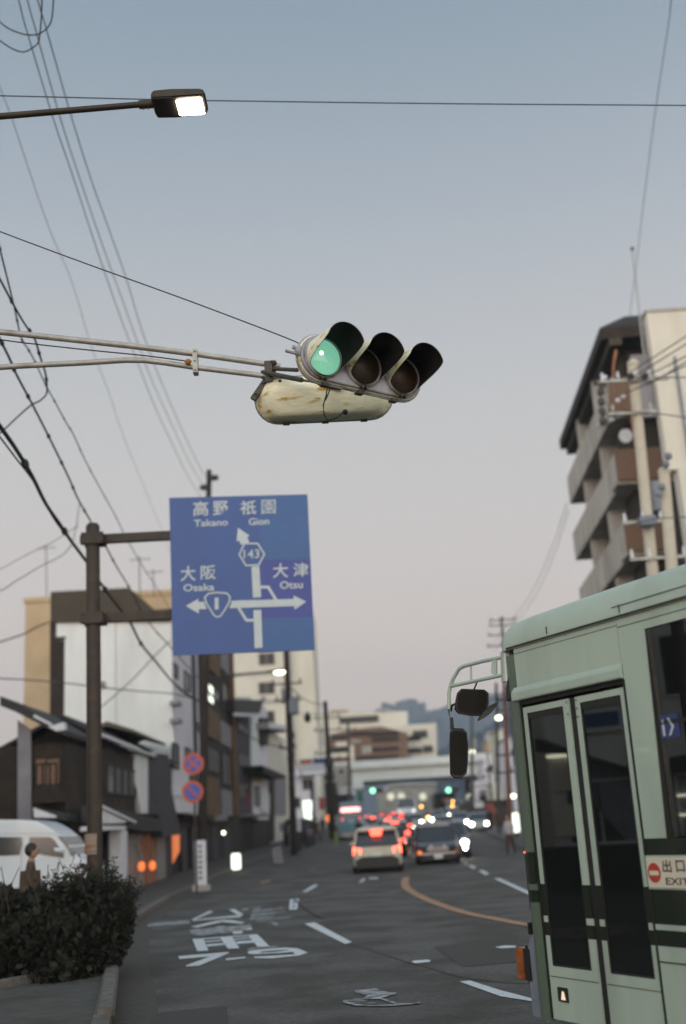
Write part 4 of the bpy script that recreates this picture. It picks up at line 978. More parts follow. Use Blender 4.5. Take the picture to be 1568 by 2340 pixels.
# 5 corner shop house with the gable roof
b = thing('shop_house', 'low dark shop house with white upper wall and white roof trim right of the post', 'house', (-9, 41, 0))
E2 = EF(-7.95); y1_ = 49.6
bx(b, 'wall', 'dark_grey', -12, -8.0, 37.4, y1_, .1, 4.75)
gable_roof(b, -11.2, -8.05, 37.2, y1_ - .3, 4.8, 5.65, 'tile_roof', ov=.3, xr=-9.5)
m = MB().prism([(-11.0, 4.7), (-9.5, 5.6), (-8.1, 4.85), (-8.1, 4.6), (-11, 4.5)], 'y', 37.3, 37.39); m.build('gable_wall', 'dark_brown', b)
MB().prism([(-10.6, 5.5), (-9.1, 5.95), (-8.2, 5.62), (-8.2, 5.5), (-9.1, 5.78), (-10.6, 5.4)], 'y', 42, 49.4).build('upper_roof', 'olive_roof', b)
fp(b, 'fascia', 'white_trim', E2, [(230, 1674), (240, 1677), (320, 1709), (321, 1716), (240, 1685), (230, 1682)], .42, .3)
MB().tube([(-7.6, 37.0, 4.68), (-7.6, 44, 4.68)], .05, 8).build('gutter', 'white_trim', b)
fp(b, 'end_trim', 'white_trim', SF(37.2), [(196, 1683), (214, 1664), (216, 1670), (200, 1690)], .05)
wu = E2.hit(311, 1780)[0]; wv = E2.hit(360, 1780)[0]
fp(b, 'white_upper_wall', 'white_wall', E2, [(311, 1722), (360, 1717), (359, 1800), (355, 1858), (322, 1858), (311, 1790)], .12, -.2)
fp(b, 'balcony_recess', 'dark_brown', E2, [(233, 1708), (309, 1730), (309, 1860), (233, 1838)], .03, -.05)
fp(b, 'curtain_panel', 'grey_panel', E2, [(248, 1772), (258, 1774), (258, 1812), (248, 1810)], .06)
wpx(b, E2, 240, 1745, 306, 1822, fm='dark_grey', bars=3, o=.04)
fp(b, 'slanted_panel', 'dark_grey', E2, [(362, 1722), (385, 1724), (390, 1800), (415, 1906), (372, 1912), (362, 1860)], .5, -.1)
fp(b, 'awning', 'tile_roof', E2, [(233, 1838), (366, 1872), (372, 1898), (330, 1900), (233, 1880)], .6, 0)
fp(b, 'porch_verge', 'white_trim', E2, [(233, 1838), (312, 1876), (311, 1881), (233, 1846)], .85, .62)
fp(b, 'porch_gable', 'white_wall', E2, [(233, 1850), (290, 1877), (286, 1880), (233, 1882)], .8, .62)
fp(b, 'shop_fascia', 'white_trim', E2, [(233, 1886), (288, 1887), (288, 1896), (233, 1897)], .8, .2)
fp(b, 'pillar', 'white_trim', E2, [(277, 1897), (291, 1897), (292, 2036), (278, 2039)], .75, .4)
wpx(b, E2, 236, 1905, 268, 2040, fm='grey_panel', pm='bluegrey', bars=1, o=.1)
for u0, u1, mt in ((293, 312, 'shutter'), (314, 330, 'shutter'), (332, 357, 'terracotta'), (359, 380, 'shutter')):
    fr_(b, 'shutter', mt, E2, u0, 1905, u1, 2030 - (u0 - 293) * .14, .06)
fr_(b, 'glow_strip', 'L_orange', E2, 273, 1915, 276, 2000, .10)
fp(b, 'hanging_noren', 'terracotta', E2, [(323, 1912), (331, 1912), (331, 1950), (323, 1950)], .09)
for u, v in ((300, 1981), (326, 1979)):
    s_, z = E2.hit(u, v); c = E2.at(s_, z, .35); o = thing('lantern', 'left of the two orange paper lanterns before the shop' if u == 300 else 'right of the two orange paper lanterns before the shop', 'lantern', tuple(c), group='orange lanterns before the shop')
    l0 = MB().ball(c, .13, 10, (1, 1, 1.35)); l0.build('shade', 'L_orange', o); MB().box(c.x - .06, c.x + .06, c.y - .06, c.y + .06, c.z + .17, c.z + .20).box(c.x - .06, c.x + .06, c.y - .06, c.y + .06, c.z - .20, c.z - .17).build('cap', 'black', o)
    MB().tube([(c.x, c.y, c.z + .2), (c.x - .25, c.y, c.z + .75)], .012, 6).build('hanger', 'black', o)
# globe lamps by the van
for u, v, r_, lab in ((181, 1916, .27, 'larger lit globe lamp beside the sign post behind the van'), (164, 1933, .14, 'smaller lit lamp just behind the windscreen of the van')):
    c = P(u, v, 36.0 if r_ > .2 else 33.0); o = thing('wall_lamp', lab, 'lamp', tuple(c)); MB().ball(c, r_ * .62, 12, (1.1, .6, .8)).build('globe', 'L_white', o)
    bx(o, 'bracket', 'black', c.x - .03, c.x + .03, c.y + .1, c.y + .7, c.z - .03, c.z + .03)
# 6 narrow houses further on
EK = EF(-7.9, 78, .066)
b = thing('narrow_house', 'narrow dark grey house with a dark overhanging roof and white gutter', 'house', (-10, 84, 0))
a = EK.hit(543, 1750)[0]; c = EK.hit(574, 1750)[0]
pp(EK, [(a, .3), (c, .3), (c, 10.3), (a, 10.3)], -6, 0).build('wall', 'dark_grey', b)
fp(b, 'roof', 'tile_roof', EK, [(535, 1598), (602, 1600), (594, 1630), (537, 1627)], .9, -4)
fp(b, 'gutter', 'white_trim', EK, [(537, 1628), (594, 1631), (594, 1637), (537, 1636)], .95, .85)
for r_ in ((696, 860, 800, 1000), (700, 1150, 800, 1300), (700, 1440, 800, 1600)): wpx(b, EK, *q4(*r_), fm='dark_grey', bars=1)
fr_(b, 'dark_shopfront', 'dark_brown', EK, *q4(690, 1780, 830, 2140), .05)
b = thing('narrow_house', 'narrow white house with a brown shuttered bay', 'house', (-9, 92, 0))
a = EK.hit(574.5, 1750)[0]; c = EK.hit(615, 1750)[0]
pp(EK, [(a, .4), (c, .4), (c, 11.2), (a, 11.2)], -6, 0).build('wall', 'white_wall2', b)
fp(b, 'white_panel', 'white_wall', EK, [z2(828, 805), z2(918, 815), z2(918, 1310), z2(828, 1310)], .1)
fp(b, 'brown_bay', 'dark_brown', EK, [z2(920, 820), z2(990, 825), z2(988, 1085), z2(930, 1080)], .35)
fp(b, 'eaves', 'dark_brown', EK, [z2(820, 1315), z2(990, 1310), z2(990, 1350), z2(820, 1350)], .5)
fp(b, 'tan_panel', 'beige_wall', EK, [z2(840, 1355), z2(925, 1355), z2(925, 1440), z2(840, 1440)], .06)
wpx(b, EK, *q4(848, 1470, 905, 1670), fm='dark_brown', pm='bluegrey', bars=1); fp(b, 'white_board', 'white_trim', EK, [z2(918, 1540), z2(1000, 1545), z2(998, 1760), z2(925, 1700)], .12)
fr_(b, 'awning', 'grey_panel', EK, *q4(845, 1735, 1000, 1765), .9)
fr_(b, 'dark_shopfront', 'dark_brown', EK, *q4(830, 1790, 1010, 2100), .05)
b = thing('cream_house', 'cream house with a long dark awning just before the white tower', 'house', (-7, 110, 0))
a = EK.hit(615.5, 1750)[0]; c = EK.hit(655, 1750)[0]
pp(EK, [(a, .5), (c, .5), (c, 9.5), (a, 9.5)], -5, 0).build('wall', 'cream_wall', b)
fp(b, 'roof', 'white_trim', EK, [z2(985, 865), z2(1160, 900), z2(1160, 930), z2(1000, 925)], 1.0, -4)
fp(b, 'eaves_board', 'dark_grey', EK, [z2(1000, 930), z2(1150, 940), z2(1150, 965), z2(1000, 960)], .6, 0)  # dark grey strip just under the roof edge
fp(b, 'awning', 'dark_brown', EK, [z2(930, 1275), z2(1160, 1375), z2(1155, 1400), z2(1020, 1380), z2(940, 1330)], 1.4, 0)
fp(b, 'lower_wall', 'grey_panel', EK, [z2(1050, 1400), z2(1160, 1400), z2(1160, 1745), z2(1050, 1745)], .1)
fp(b, 'dark_doorway', 'dark_brown', EK, [z2(1005, 1380), z2(1048, 1385), z2(1048, 2000), z2(1005, 2000)], .12)
# 7 white tower
b = thing('apartment_tower', 'tall cream white apartment tower rising behind the blue sign', 'building', (-9, 136, 0))
F7 = SF(130.0); x0 = P(533, 1600, 130).x; x1 = P(722, 1620, 130).x; xm = P(668, 1600, 130).x
bx(b, 'wall', 'cream_wall', x0, xm, 130, 146, .8, 27); bx(b, 'side_wing', 'cream_wall', xm, x1, 130.6, 146, .8, 27.4)
bx(b, 'drainpipe', 'grey_panel', xm - .12, xm, 129.8, 129.97, 1, 26.8)
for i in range(-3, 5):
    v = 1571 + i * 66.5; m_ = ws = wpx(b, F7, 590, v - 12, 629, v + 14, fm='concrete', bars=1); 
    if i > -1 and i < 4: fr_(b, 'air_conditioner', 'grey_panel', F7, 596, v + 20, 606, v + 27, .4)
for i in range(-3, 5):
    v = 1571 + i * 66.5; fr_(b, 'floor_joint', 'concrete', F7, 535, v + 33, 667, v + 34.2, .03)
# 8 low white buildings at the foot of the tower
b = thing('low_building', 'low white shop with a long flat canopy near the overpass', 'building', (-5, 128, 0))
F8 = SF(118.0)
fr_(b, 'wall', 'white_wall2', F8, 672, 1765, 722, 1890, 0, -8); fr_(b, 'canopy', 'white_trim', F8, 676, 1752, 740, 1768, 2.0, 0)
fp(b, 'green_panel', 'bus_dark', F8, [(674, 1822), (686, 1822), (686, 1846), (675, 1845)], .1); wpx(b, F8, 690, 1780, 716, 1805, bars=1)
b = thing('low_building', 'pale two storey building left of the overpass with dark shopfront', 'building', (-3, 150, 0))
F9 = SF(150.0)
fr_(b, 'wall', 'concrete', F9, 722, 1752, 812, 1900, 0, -10)
for u0, v0, u1, v1, mt in ((724, 1790, 770, 1815, 'dark_brown'), (775, 1800, 812, 1816, 'white_trim'), (724, 1818, 810, 1860, 'dark_brown'), (738, 1770, 765, 1782, 'dark_grey')):
    fr_(b, 'panel', mt, F9, u0, v0, u1, v1, .1)
for u in (735, 758, 780, 800): wpx(b, F9, u - 7, 1758, u + 7, 1768, bars=0)
# 9 distant complex
b = thing('hospital_building', 'long beige flat roofed complex with brown terraces beyond the overpass', 'building', (5, 240, 0))
zz = lambda X, Y: (690 + .32 * X, 1568 + .32 * Y)
FA = SF(232.0); FB = SF(226.0)
fp(b, 'upper_block', 'beige_wall' if False else 'cream_wall', SF(240.0), [zz(60, 186), zz(755, 178), zz(755, 600), zz(60, 640)], 0, -18)
fp(b, 'right_block', 'cream_wall', FA, [zz(610, 285), zz(960, 262), zz(968, 600), zz(610, 640)], 0, -20)
fp(b, 'terrace_block', 'tile_brown', FB, [zz(200, 345), zz(330, 310), zz(560, 285), zz(700, 320), zz(755, 335), zz(760, 620), zz(200, 640)], 0, -10)
for X0, Y0_, X1, Y1_, mt, pl in ((265, 222, 548, 252, 'window', SF(240)), (720, 358, 850, 385, 'dark_brown', FA), (790, 318, 898, 366, 'window', FA), (865, 425, 938, 470, 'window', FA), (715, 445, 860, 475, 'dark_brown', FA), (870, 520, 930, 545, 'window', FA),
     (200, 352, 330, 372, 'dark_brown', FB), (200, 440, 330, 470, 'dark_brown', FB), (340, 325, 480, 345, 'dark_brown', FB), (480, 325, 690, 345, 'dark_brown', FB), (350, 385, 420, 400, 'concrete', FB), (430, 430, 500, 480, 'concrete', FB), (240, 400, 330, 425, 'cream_wall', FB), (200, 480, 350, 500, 'cream_wall', FB), (720, 480, 790, 530, 'concrete', FA), (345, 420, 378, 560, 'cream_wall', FB), (500, 370, 690, 382, 'dark_brown', FB), (500, 440, 690, 452, 'dark_brown', FB), (390, 505, 690, 517, 'dark_brown', FB), (60, 300, 150, 420, 'dark_grey', SF(240))):
    fr_(b, 'window_band' if mt in ('window', 'dark_brown') else 'balcony_front', mt, pl, *zz(X0, Y0_), *zz(X1, Y1_), .5 if pl is FB else .2)
fr_(b, 'plant_room', 'concrete', SF(240.0), *zz(560, 165), *zz(640, 182), 0, -5)
fr_(b, 'plant_room', 'beige_wall', SF(240.0), *zz(200, 170), *zz(330, 186), 0, -5)
# 10 overpass
b = thing('overpass', 'pale elevated road crossing the whole street in the distance', 'overpass', (8, 173, 1))
bx(b, 'girder', 'overpass', -16, 70, 168, 182, 7.75, 9.5); bx(b, 'deck_edge', 'concrete', -16, 70, 167.4, 182.6, 9.5, 9.75); bx(b, 'parapet', 'overpass', -16, 70, 167.4, 167.7, 9.75, 10.75)
bx(b, 'soffit_beam', 'dark_grey', -16, 70, 167.9, 168.0 - .002, 7.55, 7.9)
for x in (-9, 19, 34): bx(b, 'pier', 'concrete', x - .9, x + .9, 172, 176, .6, 7.7)
bx(b, 'pier_cap', 'overpass', -4.0, .5, 167.2, 167.39, 6.9, 7.9)
b = thing('station_building', 'low grey lit building seen under the overpass', 'building', (8, 205, 0))
FC = SF(200.0); fp(b, 'wall', 'concrete', FC, [zz(545, 760), zz(640, 700), zz(960, 690), zz(960, 900), zz(545, 900)], 0, -8)
fp(b, 'roof_edge', 'white_trim', FC, [zz(540, 756), zz(640, 694), zz(965, 684), zz(965, 696), zz(642, 706), zz(545, 768)], .5, 0)
for X in (635, 710, 865): 
    c = P(*zz(X, 788), 199); o = thing('ceiling_lamp', {635: 'left', 710: 'middle', 865: 'right'}[X] + ' of the three pale round lamps on the grey building under the overpass', 'lamp', tuple(c), group='round lamps under the overpass')
    M_['L_pale'] = M_.get('L_pale') or em('pale lamp', (.9, .88, .68), .5)
    MB().tube([c, c + Vector((0, .3, 0))], .62, 16).build('diffuser', 'L_pale', o)
b = thing('shop_building', 'dark shop building between the overpass and the right traffic signal', 'building', (17, 190, 0))
fr_(b, 'wall', 'dark_brown', SF(190.0), *zz(950, 765), *zz(1105, 900), 0, -8); fr_(b, 'signboard', 'terracotta', SF(190.0), *zz(1000, 800), *zz(1075, 830), .2)
# 11 right hand row, seen past the bus
zr = lambda X, Y: (1034.9 + .1742 * X, 1568 + .1742 * Y)
specs = [('terrace_house', 'brown house with a level eaves line right of the long mirror', (195, 905, 380, 1140), 170, 'tile_brown', 9), ('terrace_house', 'white gabled house with a dark roof slope beside the red pole', (380, 940, 600, 1150), 150, 'white_wall2', 8),
         ('terrace_house', 'beige block standing just under the wooded hill', (450, 725, 575, 950), 185, 'beige_wall', 8), ('terrace_house', 'tall cream building right by the bus front', (585, 585, 712, 1160), 135, 'cream_wall', 8), ('terrace_house', 'small pale building between two poles, high on the slope', (468, 608, 560, 705), 230, 'white_trim', 8),
         ('terrace_house', 'white framed shop with dark openings', (285, 1245, 520, 1500), 140, 'white_wall2', 6), ('terrace_house', 'narrow cream shop beside the white framed shop', (522, 1265, 700, 1500), 128, 'cream_wall', 6), ('terrace_house', 'white building close against the bus corner pillar', (722, 690, 900, 1500), 110, 'white_wall2', 9), ('terrace_house', 'pale low house far behind the long mirror', (235, 690, 320, 905), 240, 'concrete', 8)]
for nm, lab, r_, Y, mt, dp in specs:
    pl = SF(Y); a, c, z0, z1 = rc(pl, *zr(r_[0], r_[1]), *zr(r_[2], r_[3])); zb = gz(Y) if r_[3] > 900 and r_[3] >= 1100 else z0 - 5
    b = thing(nm, lab, 'house', ((a + c) / 2, Y, max(0, gz(Y))), group='buildings past the bus front')
    zb = gz(Y) - .1
    bx(b, 'wall', mt, a, c, Y, Y + dp, zb, z1)
    if 'gabled' in lab:
        fp(b, 'roof', 'tile_roof', pl, [zr(430, 1110), zr(470, 1050), zr(600, 960), zr(640, 960), zr(620, 1110)], .5, -dp); fr_(b, 'fascia', 'white_trim', pl, *zr(385, 1140), *zr(490, 1165), .6)
    elif 'brown house' in lab:
        fr_(b, 'eaves', 'dark_brown', pl, *zr(190, 905), *zr(740, 935), .6); fr_(b, 'fascia', 'white_trim', pl, *zr(200, 885), *zr(430, 905), .6); fr_(b, 'lower_eaves', 'dark_brown', pl, *zr(190, 1125), *zr(640, 1150), .6)
    elif 'framed' in lab:
        fr_(b, 'opening', 'dark_grey', pl, *zr(350, 1370), *zr(440, 1400), .1); fr_(b, 'opening', 'dark_brown', pl, *zr(345, 1420), *zr(450, 1500), .1); fr_(b, 'opening', 'dark_brown', pl, *zr(200, 1440), *zr(280, 1500), .1)
    else:
        bx(b, 'parapet', 'concrete', a - .1, c + .1, Y - .1, Y + dp, z1, z1 + .25)
        n = max(1, int((z1 - zb - 2) / 3.2))
        for k in range(n):
            zc = z1 - 1.9 - k * 3.1; window(b, pl, a + (c - a) * .25, a + (c - a) * .7, zc - .6, zc + .6, fm='white_trim', bars=1, t=.08)
b = thing('shopfront_row', 'dark shop row along the right pavement under the overpass', 'building', (13, 110, .5))
pl = SF(104.0); a, c, z0, z1 = rc(pl, *zr(270, 1500), *zr(720, 1500)); bx(b, 'wall', 'dark_brown', a, c, 104, 120, .4, P(*zr(400, 1500), 104).z)
for k in range(4):
    x = a + (c - a) * (k + .1) / 4; bx(b, 'shutter', ('dark_grey', 'dark_brown', 'tile_brown', 'dark_grey')[k], x, x + (c - a) * .2, 103.9, 104, .5, 2.6)
# 12 brown apartment house, right
b = thing('apartment_building', 'brown tiled apartment building with grey balconies and a deep dark eaves, above the bus', 'building', (14, 54, 0))
Y12 = 48.0; C0 = P(1366, 761, Y12); W12 = WF(C0.x, Y12, .051)
zt = C0.z
def W(u, v): return W12.hit(u, v)
aF = W(1278, 1006)[0]
WL = PL_((C0.x + 1.3, Y12 + .8, 0), (.051, 1), (-1, .051))
# body set back from the eaves
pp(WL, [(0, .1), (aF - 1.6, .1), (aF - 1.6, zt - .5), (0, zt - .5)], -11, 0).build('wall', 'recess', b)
# roof slab: eaves line and ridge
e0 = W12.at(-.6, zt); e1 = W12.at(aF, zt); dn = W12.n * -1
rp_ = [e0, e1, e1 + dn * 12, e0 + dn * 12]
rm = MB().hexa([p + Vector((0, 0, -.55)) for p in rp_], rp_); rm.build('eaves_slab', 'dark_brown', b)
rm = MB().hexa(rp_, [e0 + dn * 1.4 + W12.d * 1.0 + Vector((0, 0, .9)), e1 + dn * 1.4 - W12.d * 1 + Vector((0, 0, .9)), e1 + dn * 11 - W12.d * 1 + Vector((0, 0, .9)), e0 + dn * 11 + W12.d * 1 + Vector((0, 0, .9))]); rm.build('roof', 'tile_roof', b)
pp(W12, [(-.6, zt - .9), (aF, zt - .9), (aF, zt - .55), (-.6, zt - .55)], -.9, -.35).build('soffit_board', 'mansard', b)
fl = []
S12 = SF(Y12 - .1)
zlev = [S12.hit(1400, v)[1] for v in (873, 941, 1023, 1098, 1196, 1264)]
pairs = [(zlev[1], zlev[0]), (zlev[3], zlev[2]), (zlev[5], zlev[4])]
pit = (zlev[1] - zlev[5]) / 2
pairs = [(zlev[1] - pit * k, zlev[0] - pit * k - (.0)) for k in range(0, 7)]
xs0 = S12.hit(1386, 900)[0]; xs1 = S12.hit(1449, 900)[0]
for k, (za, zb) in enumerate(pairs):
    if za < 1.5: continue
    bx(b, 'end_parapet', 'tile_brown', xs0, xs1 + 6, Y12 - .25, Y12 - .1, za, zb)
    bx(b, 'floor_slab', 'apt_grey', xs0, xs1 + 6, Y12 - .09, Y12 + 1.2, za - .12, za + .12)
    st_ = [0.0, .35, .35, .75, .75, .75, .75][k]
    a1 = aF - 1.4 + st_
    pp(WL, [(-.9, za), (a1, za), (a1, zb), (-.9, zb)], 1.0, 1.14).build('balcony_parapet', 'apt_grey', b)
    pp(WL, [(-.9, za - .15), (a1, za - .15), (a1, za - .002), (-.9, za - .002)], 0, 1.13).build('balcony_slab', 'apt_grey', b)
    pp(WL, [(a1 - .15, za), (a1, za), (a1, zb), (a1 - .15, zb)], 0, .99).build('balcony_end', 'apt_grey', b)
    for j in range(3):
        aa = 1.2 + j * 4.2; window(b, WL, aa, aa + 2.4, za + .15, za + 2.0, fm='dark_brown', bars=1, t=.08)
    bx(b, 'drainpipe', 'terracotta', xs1 - .35, xs1 - .25, Y12 - .35, Y12 - .26, za - pit + (zb - za) + .1, za - .02)
for j in (3.4, 9.0):
    pp(WL, [(j, .2), (j + .45, .2), (j + .45, zt - .6), (j, zt - .6)], 0, .98).build('fin_wall', 'apt_grey', b)
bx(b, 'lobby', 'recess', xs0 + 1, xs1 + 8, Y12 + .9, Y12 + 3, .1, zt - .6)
dsh = S12.hit(1425, 1003); c = Vector((dsh[0], Y12 - .55, dsh[1])); 
o = thing('satellite_dish', 'round white satellite dish on a balcony of the brown apartment building', 'dish', tuple(c)); MB().tube([c, c + Vector((0, .05, .01)), c + Vector((.0, .12, .0))], .31, 20, r1=.12).build('reflector', 'white_trim', o); MB().tube([c + Vector((0, .05, 0)), c + Vector((.1, .4, -.2))], .02, 6).build('bracket', 'steel', o)
# antenna
a = P(1470, 790, 46.5); t_ = P(1445, 568, 46.5)
o = thing('antenna_mast', 'thin leaning aerial mast with a dark knob on top, above the apartment building', 'antenna', tuple(a)); MB().tube([a + Vector((0, 0, -1.5)), a, t_], .055, 6, r1=.035).build('mast', 'steel', o); MB().ball(t_, .09, 8).build('knob', 'black', o)
# 13 cream building at the right edge
b = thing('cream_tower', 'plain cream block at the right edge, beside the pale pole', 'building', (15.5, 42, 0))
S13 = SF(42.0); x0 = S13.hit(1484, 760)[0]; zt = S13.hit(1500, 712)[1]; zb = S13.hit(1500, 1075)[1]
bx(b, 'wall', 'cream_wall', x0, x0 + 5, 42, 42.6, zb, zt); bx(b, 'parapet', 'concrete', x0 - .06, x0 + 5.1, 41.94, 42.66, zt, zt + .1)
bx(b, 'lower_wall', 'dark_brown', x0 + .7, x0 + 6, 42.5, 45.4, .1, zb); bx(b, 'stair_column', 'cream_wall', x0 + .3, x0 + 1.0, 41.8, 42.49, .1, zb)
bx(b, 'side_sheet', 'grey_panel', x0 - .75, x0 - .02, 42.4, 42.6, S13.hit(1470, 945)[1], S13.hit(1470, 800)[1])
bx(b, 'pipe', 'bluegrey', x0 + .8, x0 + .9, 41.9, 42.0, zb, zt - 2)
M_['red_pole'] = mat('rusty red brown pole paint', (.17, .065, .035), .7, 4, .35)
# ------------------------------------------------------------------ utility poles
def pole(label, top, bot, Y, r0, r1, mt, group='utility poles along the street', cat='utility pole', base=None):
    a = P(*top, Y); b = P(*bot, Y); t = (a.z - (gz(Y))) / max(.1, (a.z - b.z)); g_ = a.lerp(b, t)
    o = thing('utility_pole', label, cat, (g_.x, g_.y, g_.z), group=group)
    MB().tube([g_, a], r0, 12, r1=r1).build('shaft', mt, o); return o, a, g_
def cross(o, p, w_, z, n=3, mt='steel', ins='white_trim', dy=0.0, off_=0.0):
    m = MB(); m.box(p.x - w_ + off_, p.x + w_ + off_, p.y - .05 + dy, p.y + .05 + dy, z - .045, z + .045); c_ = m.build('crossarm', mt, o)
    for k in range(n):
        x = p.x + off_ - w_ + 2 * w_ * (k + .15) / (n - .7)
        MB().tube([(x, p.y + dy, z + .046), (x, p.y + dy, z + .30)], .06, 8, r1=.035).build('insulator', ins, c_)
# dark pole behind the blue sign, its top above the sign; carries the arm lamp
o, a, g_ = pole('tall dark pole hidden behind the blue sign, only its head above it', (478, 1074), (462, 1880), 46, .19, .11, 'dark_brown')
for dz_, sx in ((.35, .28), (.75, -.3), (1.35, .3), (1.7, -.25), (2.1, .34)):
    MB().box(a.x - .05, a.x + sx, a.y - .1, a.y + .1, a.z - dz_ - .1, a.z - dz_ + .1).ball((a.x + sx, a.y, a.z - dz_), .13, 8).build('line_fitting', 'cable', o)
la = P(636, 1536, 45.7); lb = P(545, 1541, 45.8); lc = P(468, 1552, 46)
MB().tube([lc, lb, P(600, 1536, 45.75), P(618, 1535, 45.7)], .035, 8).build('lamp_arm', 'cable', o)
lh = MB().hexa([la + Vector((x, y, z)) for x, y, z in ((-.5, -.08, .03), (-.5, .08, .03), (-.5, .08, .08), (-.5, -.08, .08))], [la + Vector((x, y, z)) for x, y, z in ((.22, -.13, .05), (.22, .13, .05), (.22, .13, .13), (.22, -.13, .13))]).build('lamp_head', 'cable', o)
MB().ball(la + Vector((.05, 0, -.0)), .24, 10, (1.0, .6, .42)).build('lamp_glass', 'L_white', lh)
o, a, g_ = pole('dark pole with blue grey transformers just below the sign corner', (646, 1300), (671, 1900), 66, .21, .13, 'dark_brown')
for r_ in ((660, 1598, 683, 1632), (643, 1572, 651, 1608)):
    p = P(r_[0], r_[1], 65.8); q = P(r_[2], r_[3], 65.8)
    tr_ = MB().box(p.x, q.x, 65.4, 66.2, q.z, p.z).build('transformer', 'bluegrey', o, bevel=.08)
    MB().box(p.x + .1, q.x - .1, 65.5, 66.1, p.z, p.z + .12).build('transformer_lid', 'bluegrey', tr_)
cross(o, P(655, 1560, 66), .9, P(655, 1562, 66).z, 3, 'cable', 'cable'); cross(o, P(657, 1596, 66), .8, P(655, 1600, 66).z, 2, 'cable', 'cable'); cross(o, P(657, 1700, 66), .5, P(657, 1708, 66).z, 2, 'cable', 'cable')
for v in (1680, 1722, 1775, 1790): MB().ball(P(667, v, 65.9), .22, 8, (.8, .8, 1.2)).build('line_fitting', 'cable', o)
o, a, g_ = pole('thick dark pole in front of the distant beige complex', (743, 1602), (760, 1890), 95, .26, .17, 'dark_brown')
for v in (1640, 1668, 1720, 1735): cross(o, P(748, v, 95), 1.1, P(748, v, 95).z, 3, 'cable', 'cable')
MB().ball(P(752, 1744, 94.8), .5, 8, (.8, .8, 1.3)).build('cable_closure', 'cable', o)
o, a, g_ = pole('thin dark pole between the white tower and the overpass', (713, 1786), (716, 1905), 88, .16, .12, 'cable')
o, a, g_ = pole('slim pole standing before the overpass, left of the white car', (795, 1640), (800, 1880), 140, .2, .14, 'cable_far')
cross(o, P(796, 1665, 140), 1.0, P(796, 1665, 140).z, 3, 'cable_far', 'cable_far')
o, a, g_ = pole('rusty red brown pole at the corner of the bus', (1149, 1490), (1167, 1900), 62, .13, .09, 'red_pole')
for v in (1600, 1622, 1725, 1765): cross(o, P(1154, v, 62), .5, P(1154, v, 62).z, 2, 'cable', 'cable')
o, a, g_ = pole('slim grey pole with level arms seen under the bus mirrors', (1078, 1590), (1080, 1900), 110, .18, .12, 'cable_far')
cross(o, P(1079, 1745, 110), 1.2, P(1079, 1745, 110).z, 3, 'cable', 'cable'); cross(o, P(1079, 1775, 110), 1.2, P(1079, 1778, 110).z, 3, 'cable', 'cable')
o, a, g_ = pole('dark pole right of the far shops', (1134, 1560), (1140, 1890), 100, .17, .12, 'cable')
for v in (1597, 1612): cross(o, P(1135, v, 100), 1.0, P(1135, v, 100).z, 3, 'cable_far', 'cable_far')
o, a, g_ = pole('faint far pole with three crossarms in the haze above the bus roof', (1145, 1410), (1165, 1600), 90, .14, .1, 'cable_far')
for v in (1416, 1428, 1450, 1475): cross(o, P(1150 - (v - 1416) * .1, v, 90), 1.1, P(1150, v, 90).z, 3, 'cable_far', 'cable_far')
# pale concrete pole, right
o, a, g_ = pole('pale thick concrete pole with crossarms and insulators before the apartment building', (1446, 838), (1492, 1310), 33, .20, .165, 'pole_conc')
MB().ball(P(1447, 832, 33), .19, 12, (1, 1, .9)).build('pole_cap', 'pole_conc', o)
pc_ = P(1450, 868, 32.75)
cross(o, pc_, 1.05, pc_.z, 5, 'galv', 'white_trim', off_=.0)
for u, v in ((1442, 859), (1474, 859)): MB().ball(P(u, v, 32.6), .10, 8, (1.2, 1, 1)).build('insulator_cap', 'black', o)
q = P(1445, 943, 32.8); cross(o, q, .75, q.z, 2, 'galv', 'galv')
lad = MB(); k0 = [(1364, 880), (1370, 980)], [(1388, 868), (1390, 968)]
for (ua, va), (ub, vb) in k0: lad.tube([P(ua, va, 33.2), P(ub, vb, 33.2)], .025, 6)
for k in range(5):
    t_ = k / 4; lad.tube([P(1364 + 6 * t_, 880 + 100 * t_, 33.2), P(1388 + 2 * t_, 868 + 100 * t_, 33.2)], .022, 6)
lad.tube([P(1350, 982, 33.2), P(1398, 962, 33.2)], .035, 6); lad.tube([P(1362, 872, 33.2), P(1440, 862, 33)], .03, 6); lad.tube([P(1390, 962, 33.2), P(1450, 940, 33)], .03, 6)
lad.build('strain_frame', 'galv', o)
for k in range(4): MB().ball(P(1373 + k * 1.5, 895 + 22 * k, 33.1), .13, 8, (.9, .9, 1.1)).build('strain_insulator', 'cable_far', o)
for k, (u, v) in enumerate(((1382, 862), (1400, 868), (1424, 905), (1412, 915), (1398, 958))): MB().ball(P(u, v, 33.0), .085, 8).build('insulator', 'white_trim', o)
MB().tube([P(1402, 866, 33.1), P(1402, 835, 33.2), P(1408, 800, 33.3)], .035, 6, r1=.05).build('fuse_rod', 'terracotta', o)
tx = P(1500, 1130, 33.2); tb = MB(); tb.tube([tx + Vector((.05, 0, -.55)), tx + Vector((.05, 0, .35))], .33, 16); tb.build('transformer', 'bluegrey', o)
q = P(1478, 1192, 32.8); cross(o, q, .62, q.z, 3, 'galv', 'white_trim', off_=-.1)
q = P(1490, 1275, 32.8); cross(o, q, .85, q.z, 4, 'galv', 'white_trim', off_=.2)
MB().box(q.x - .3, q.x + .2, 32.4, 32.75, P(1478, 1210, 33).z, P(1478, 1188, 33).z).build('switch_box', 'bluegrey', o, bevel=.03)
o, a, g_ = pole('second shorter pale pole partly cut by the right edge', (1518, 1085), (1535, 1290), 30, .19, .16, 'pole_conc')
MB().ball(P(1518, 1080, 30), .18, 10).build('pole_cap', 'pole_conc', o)
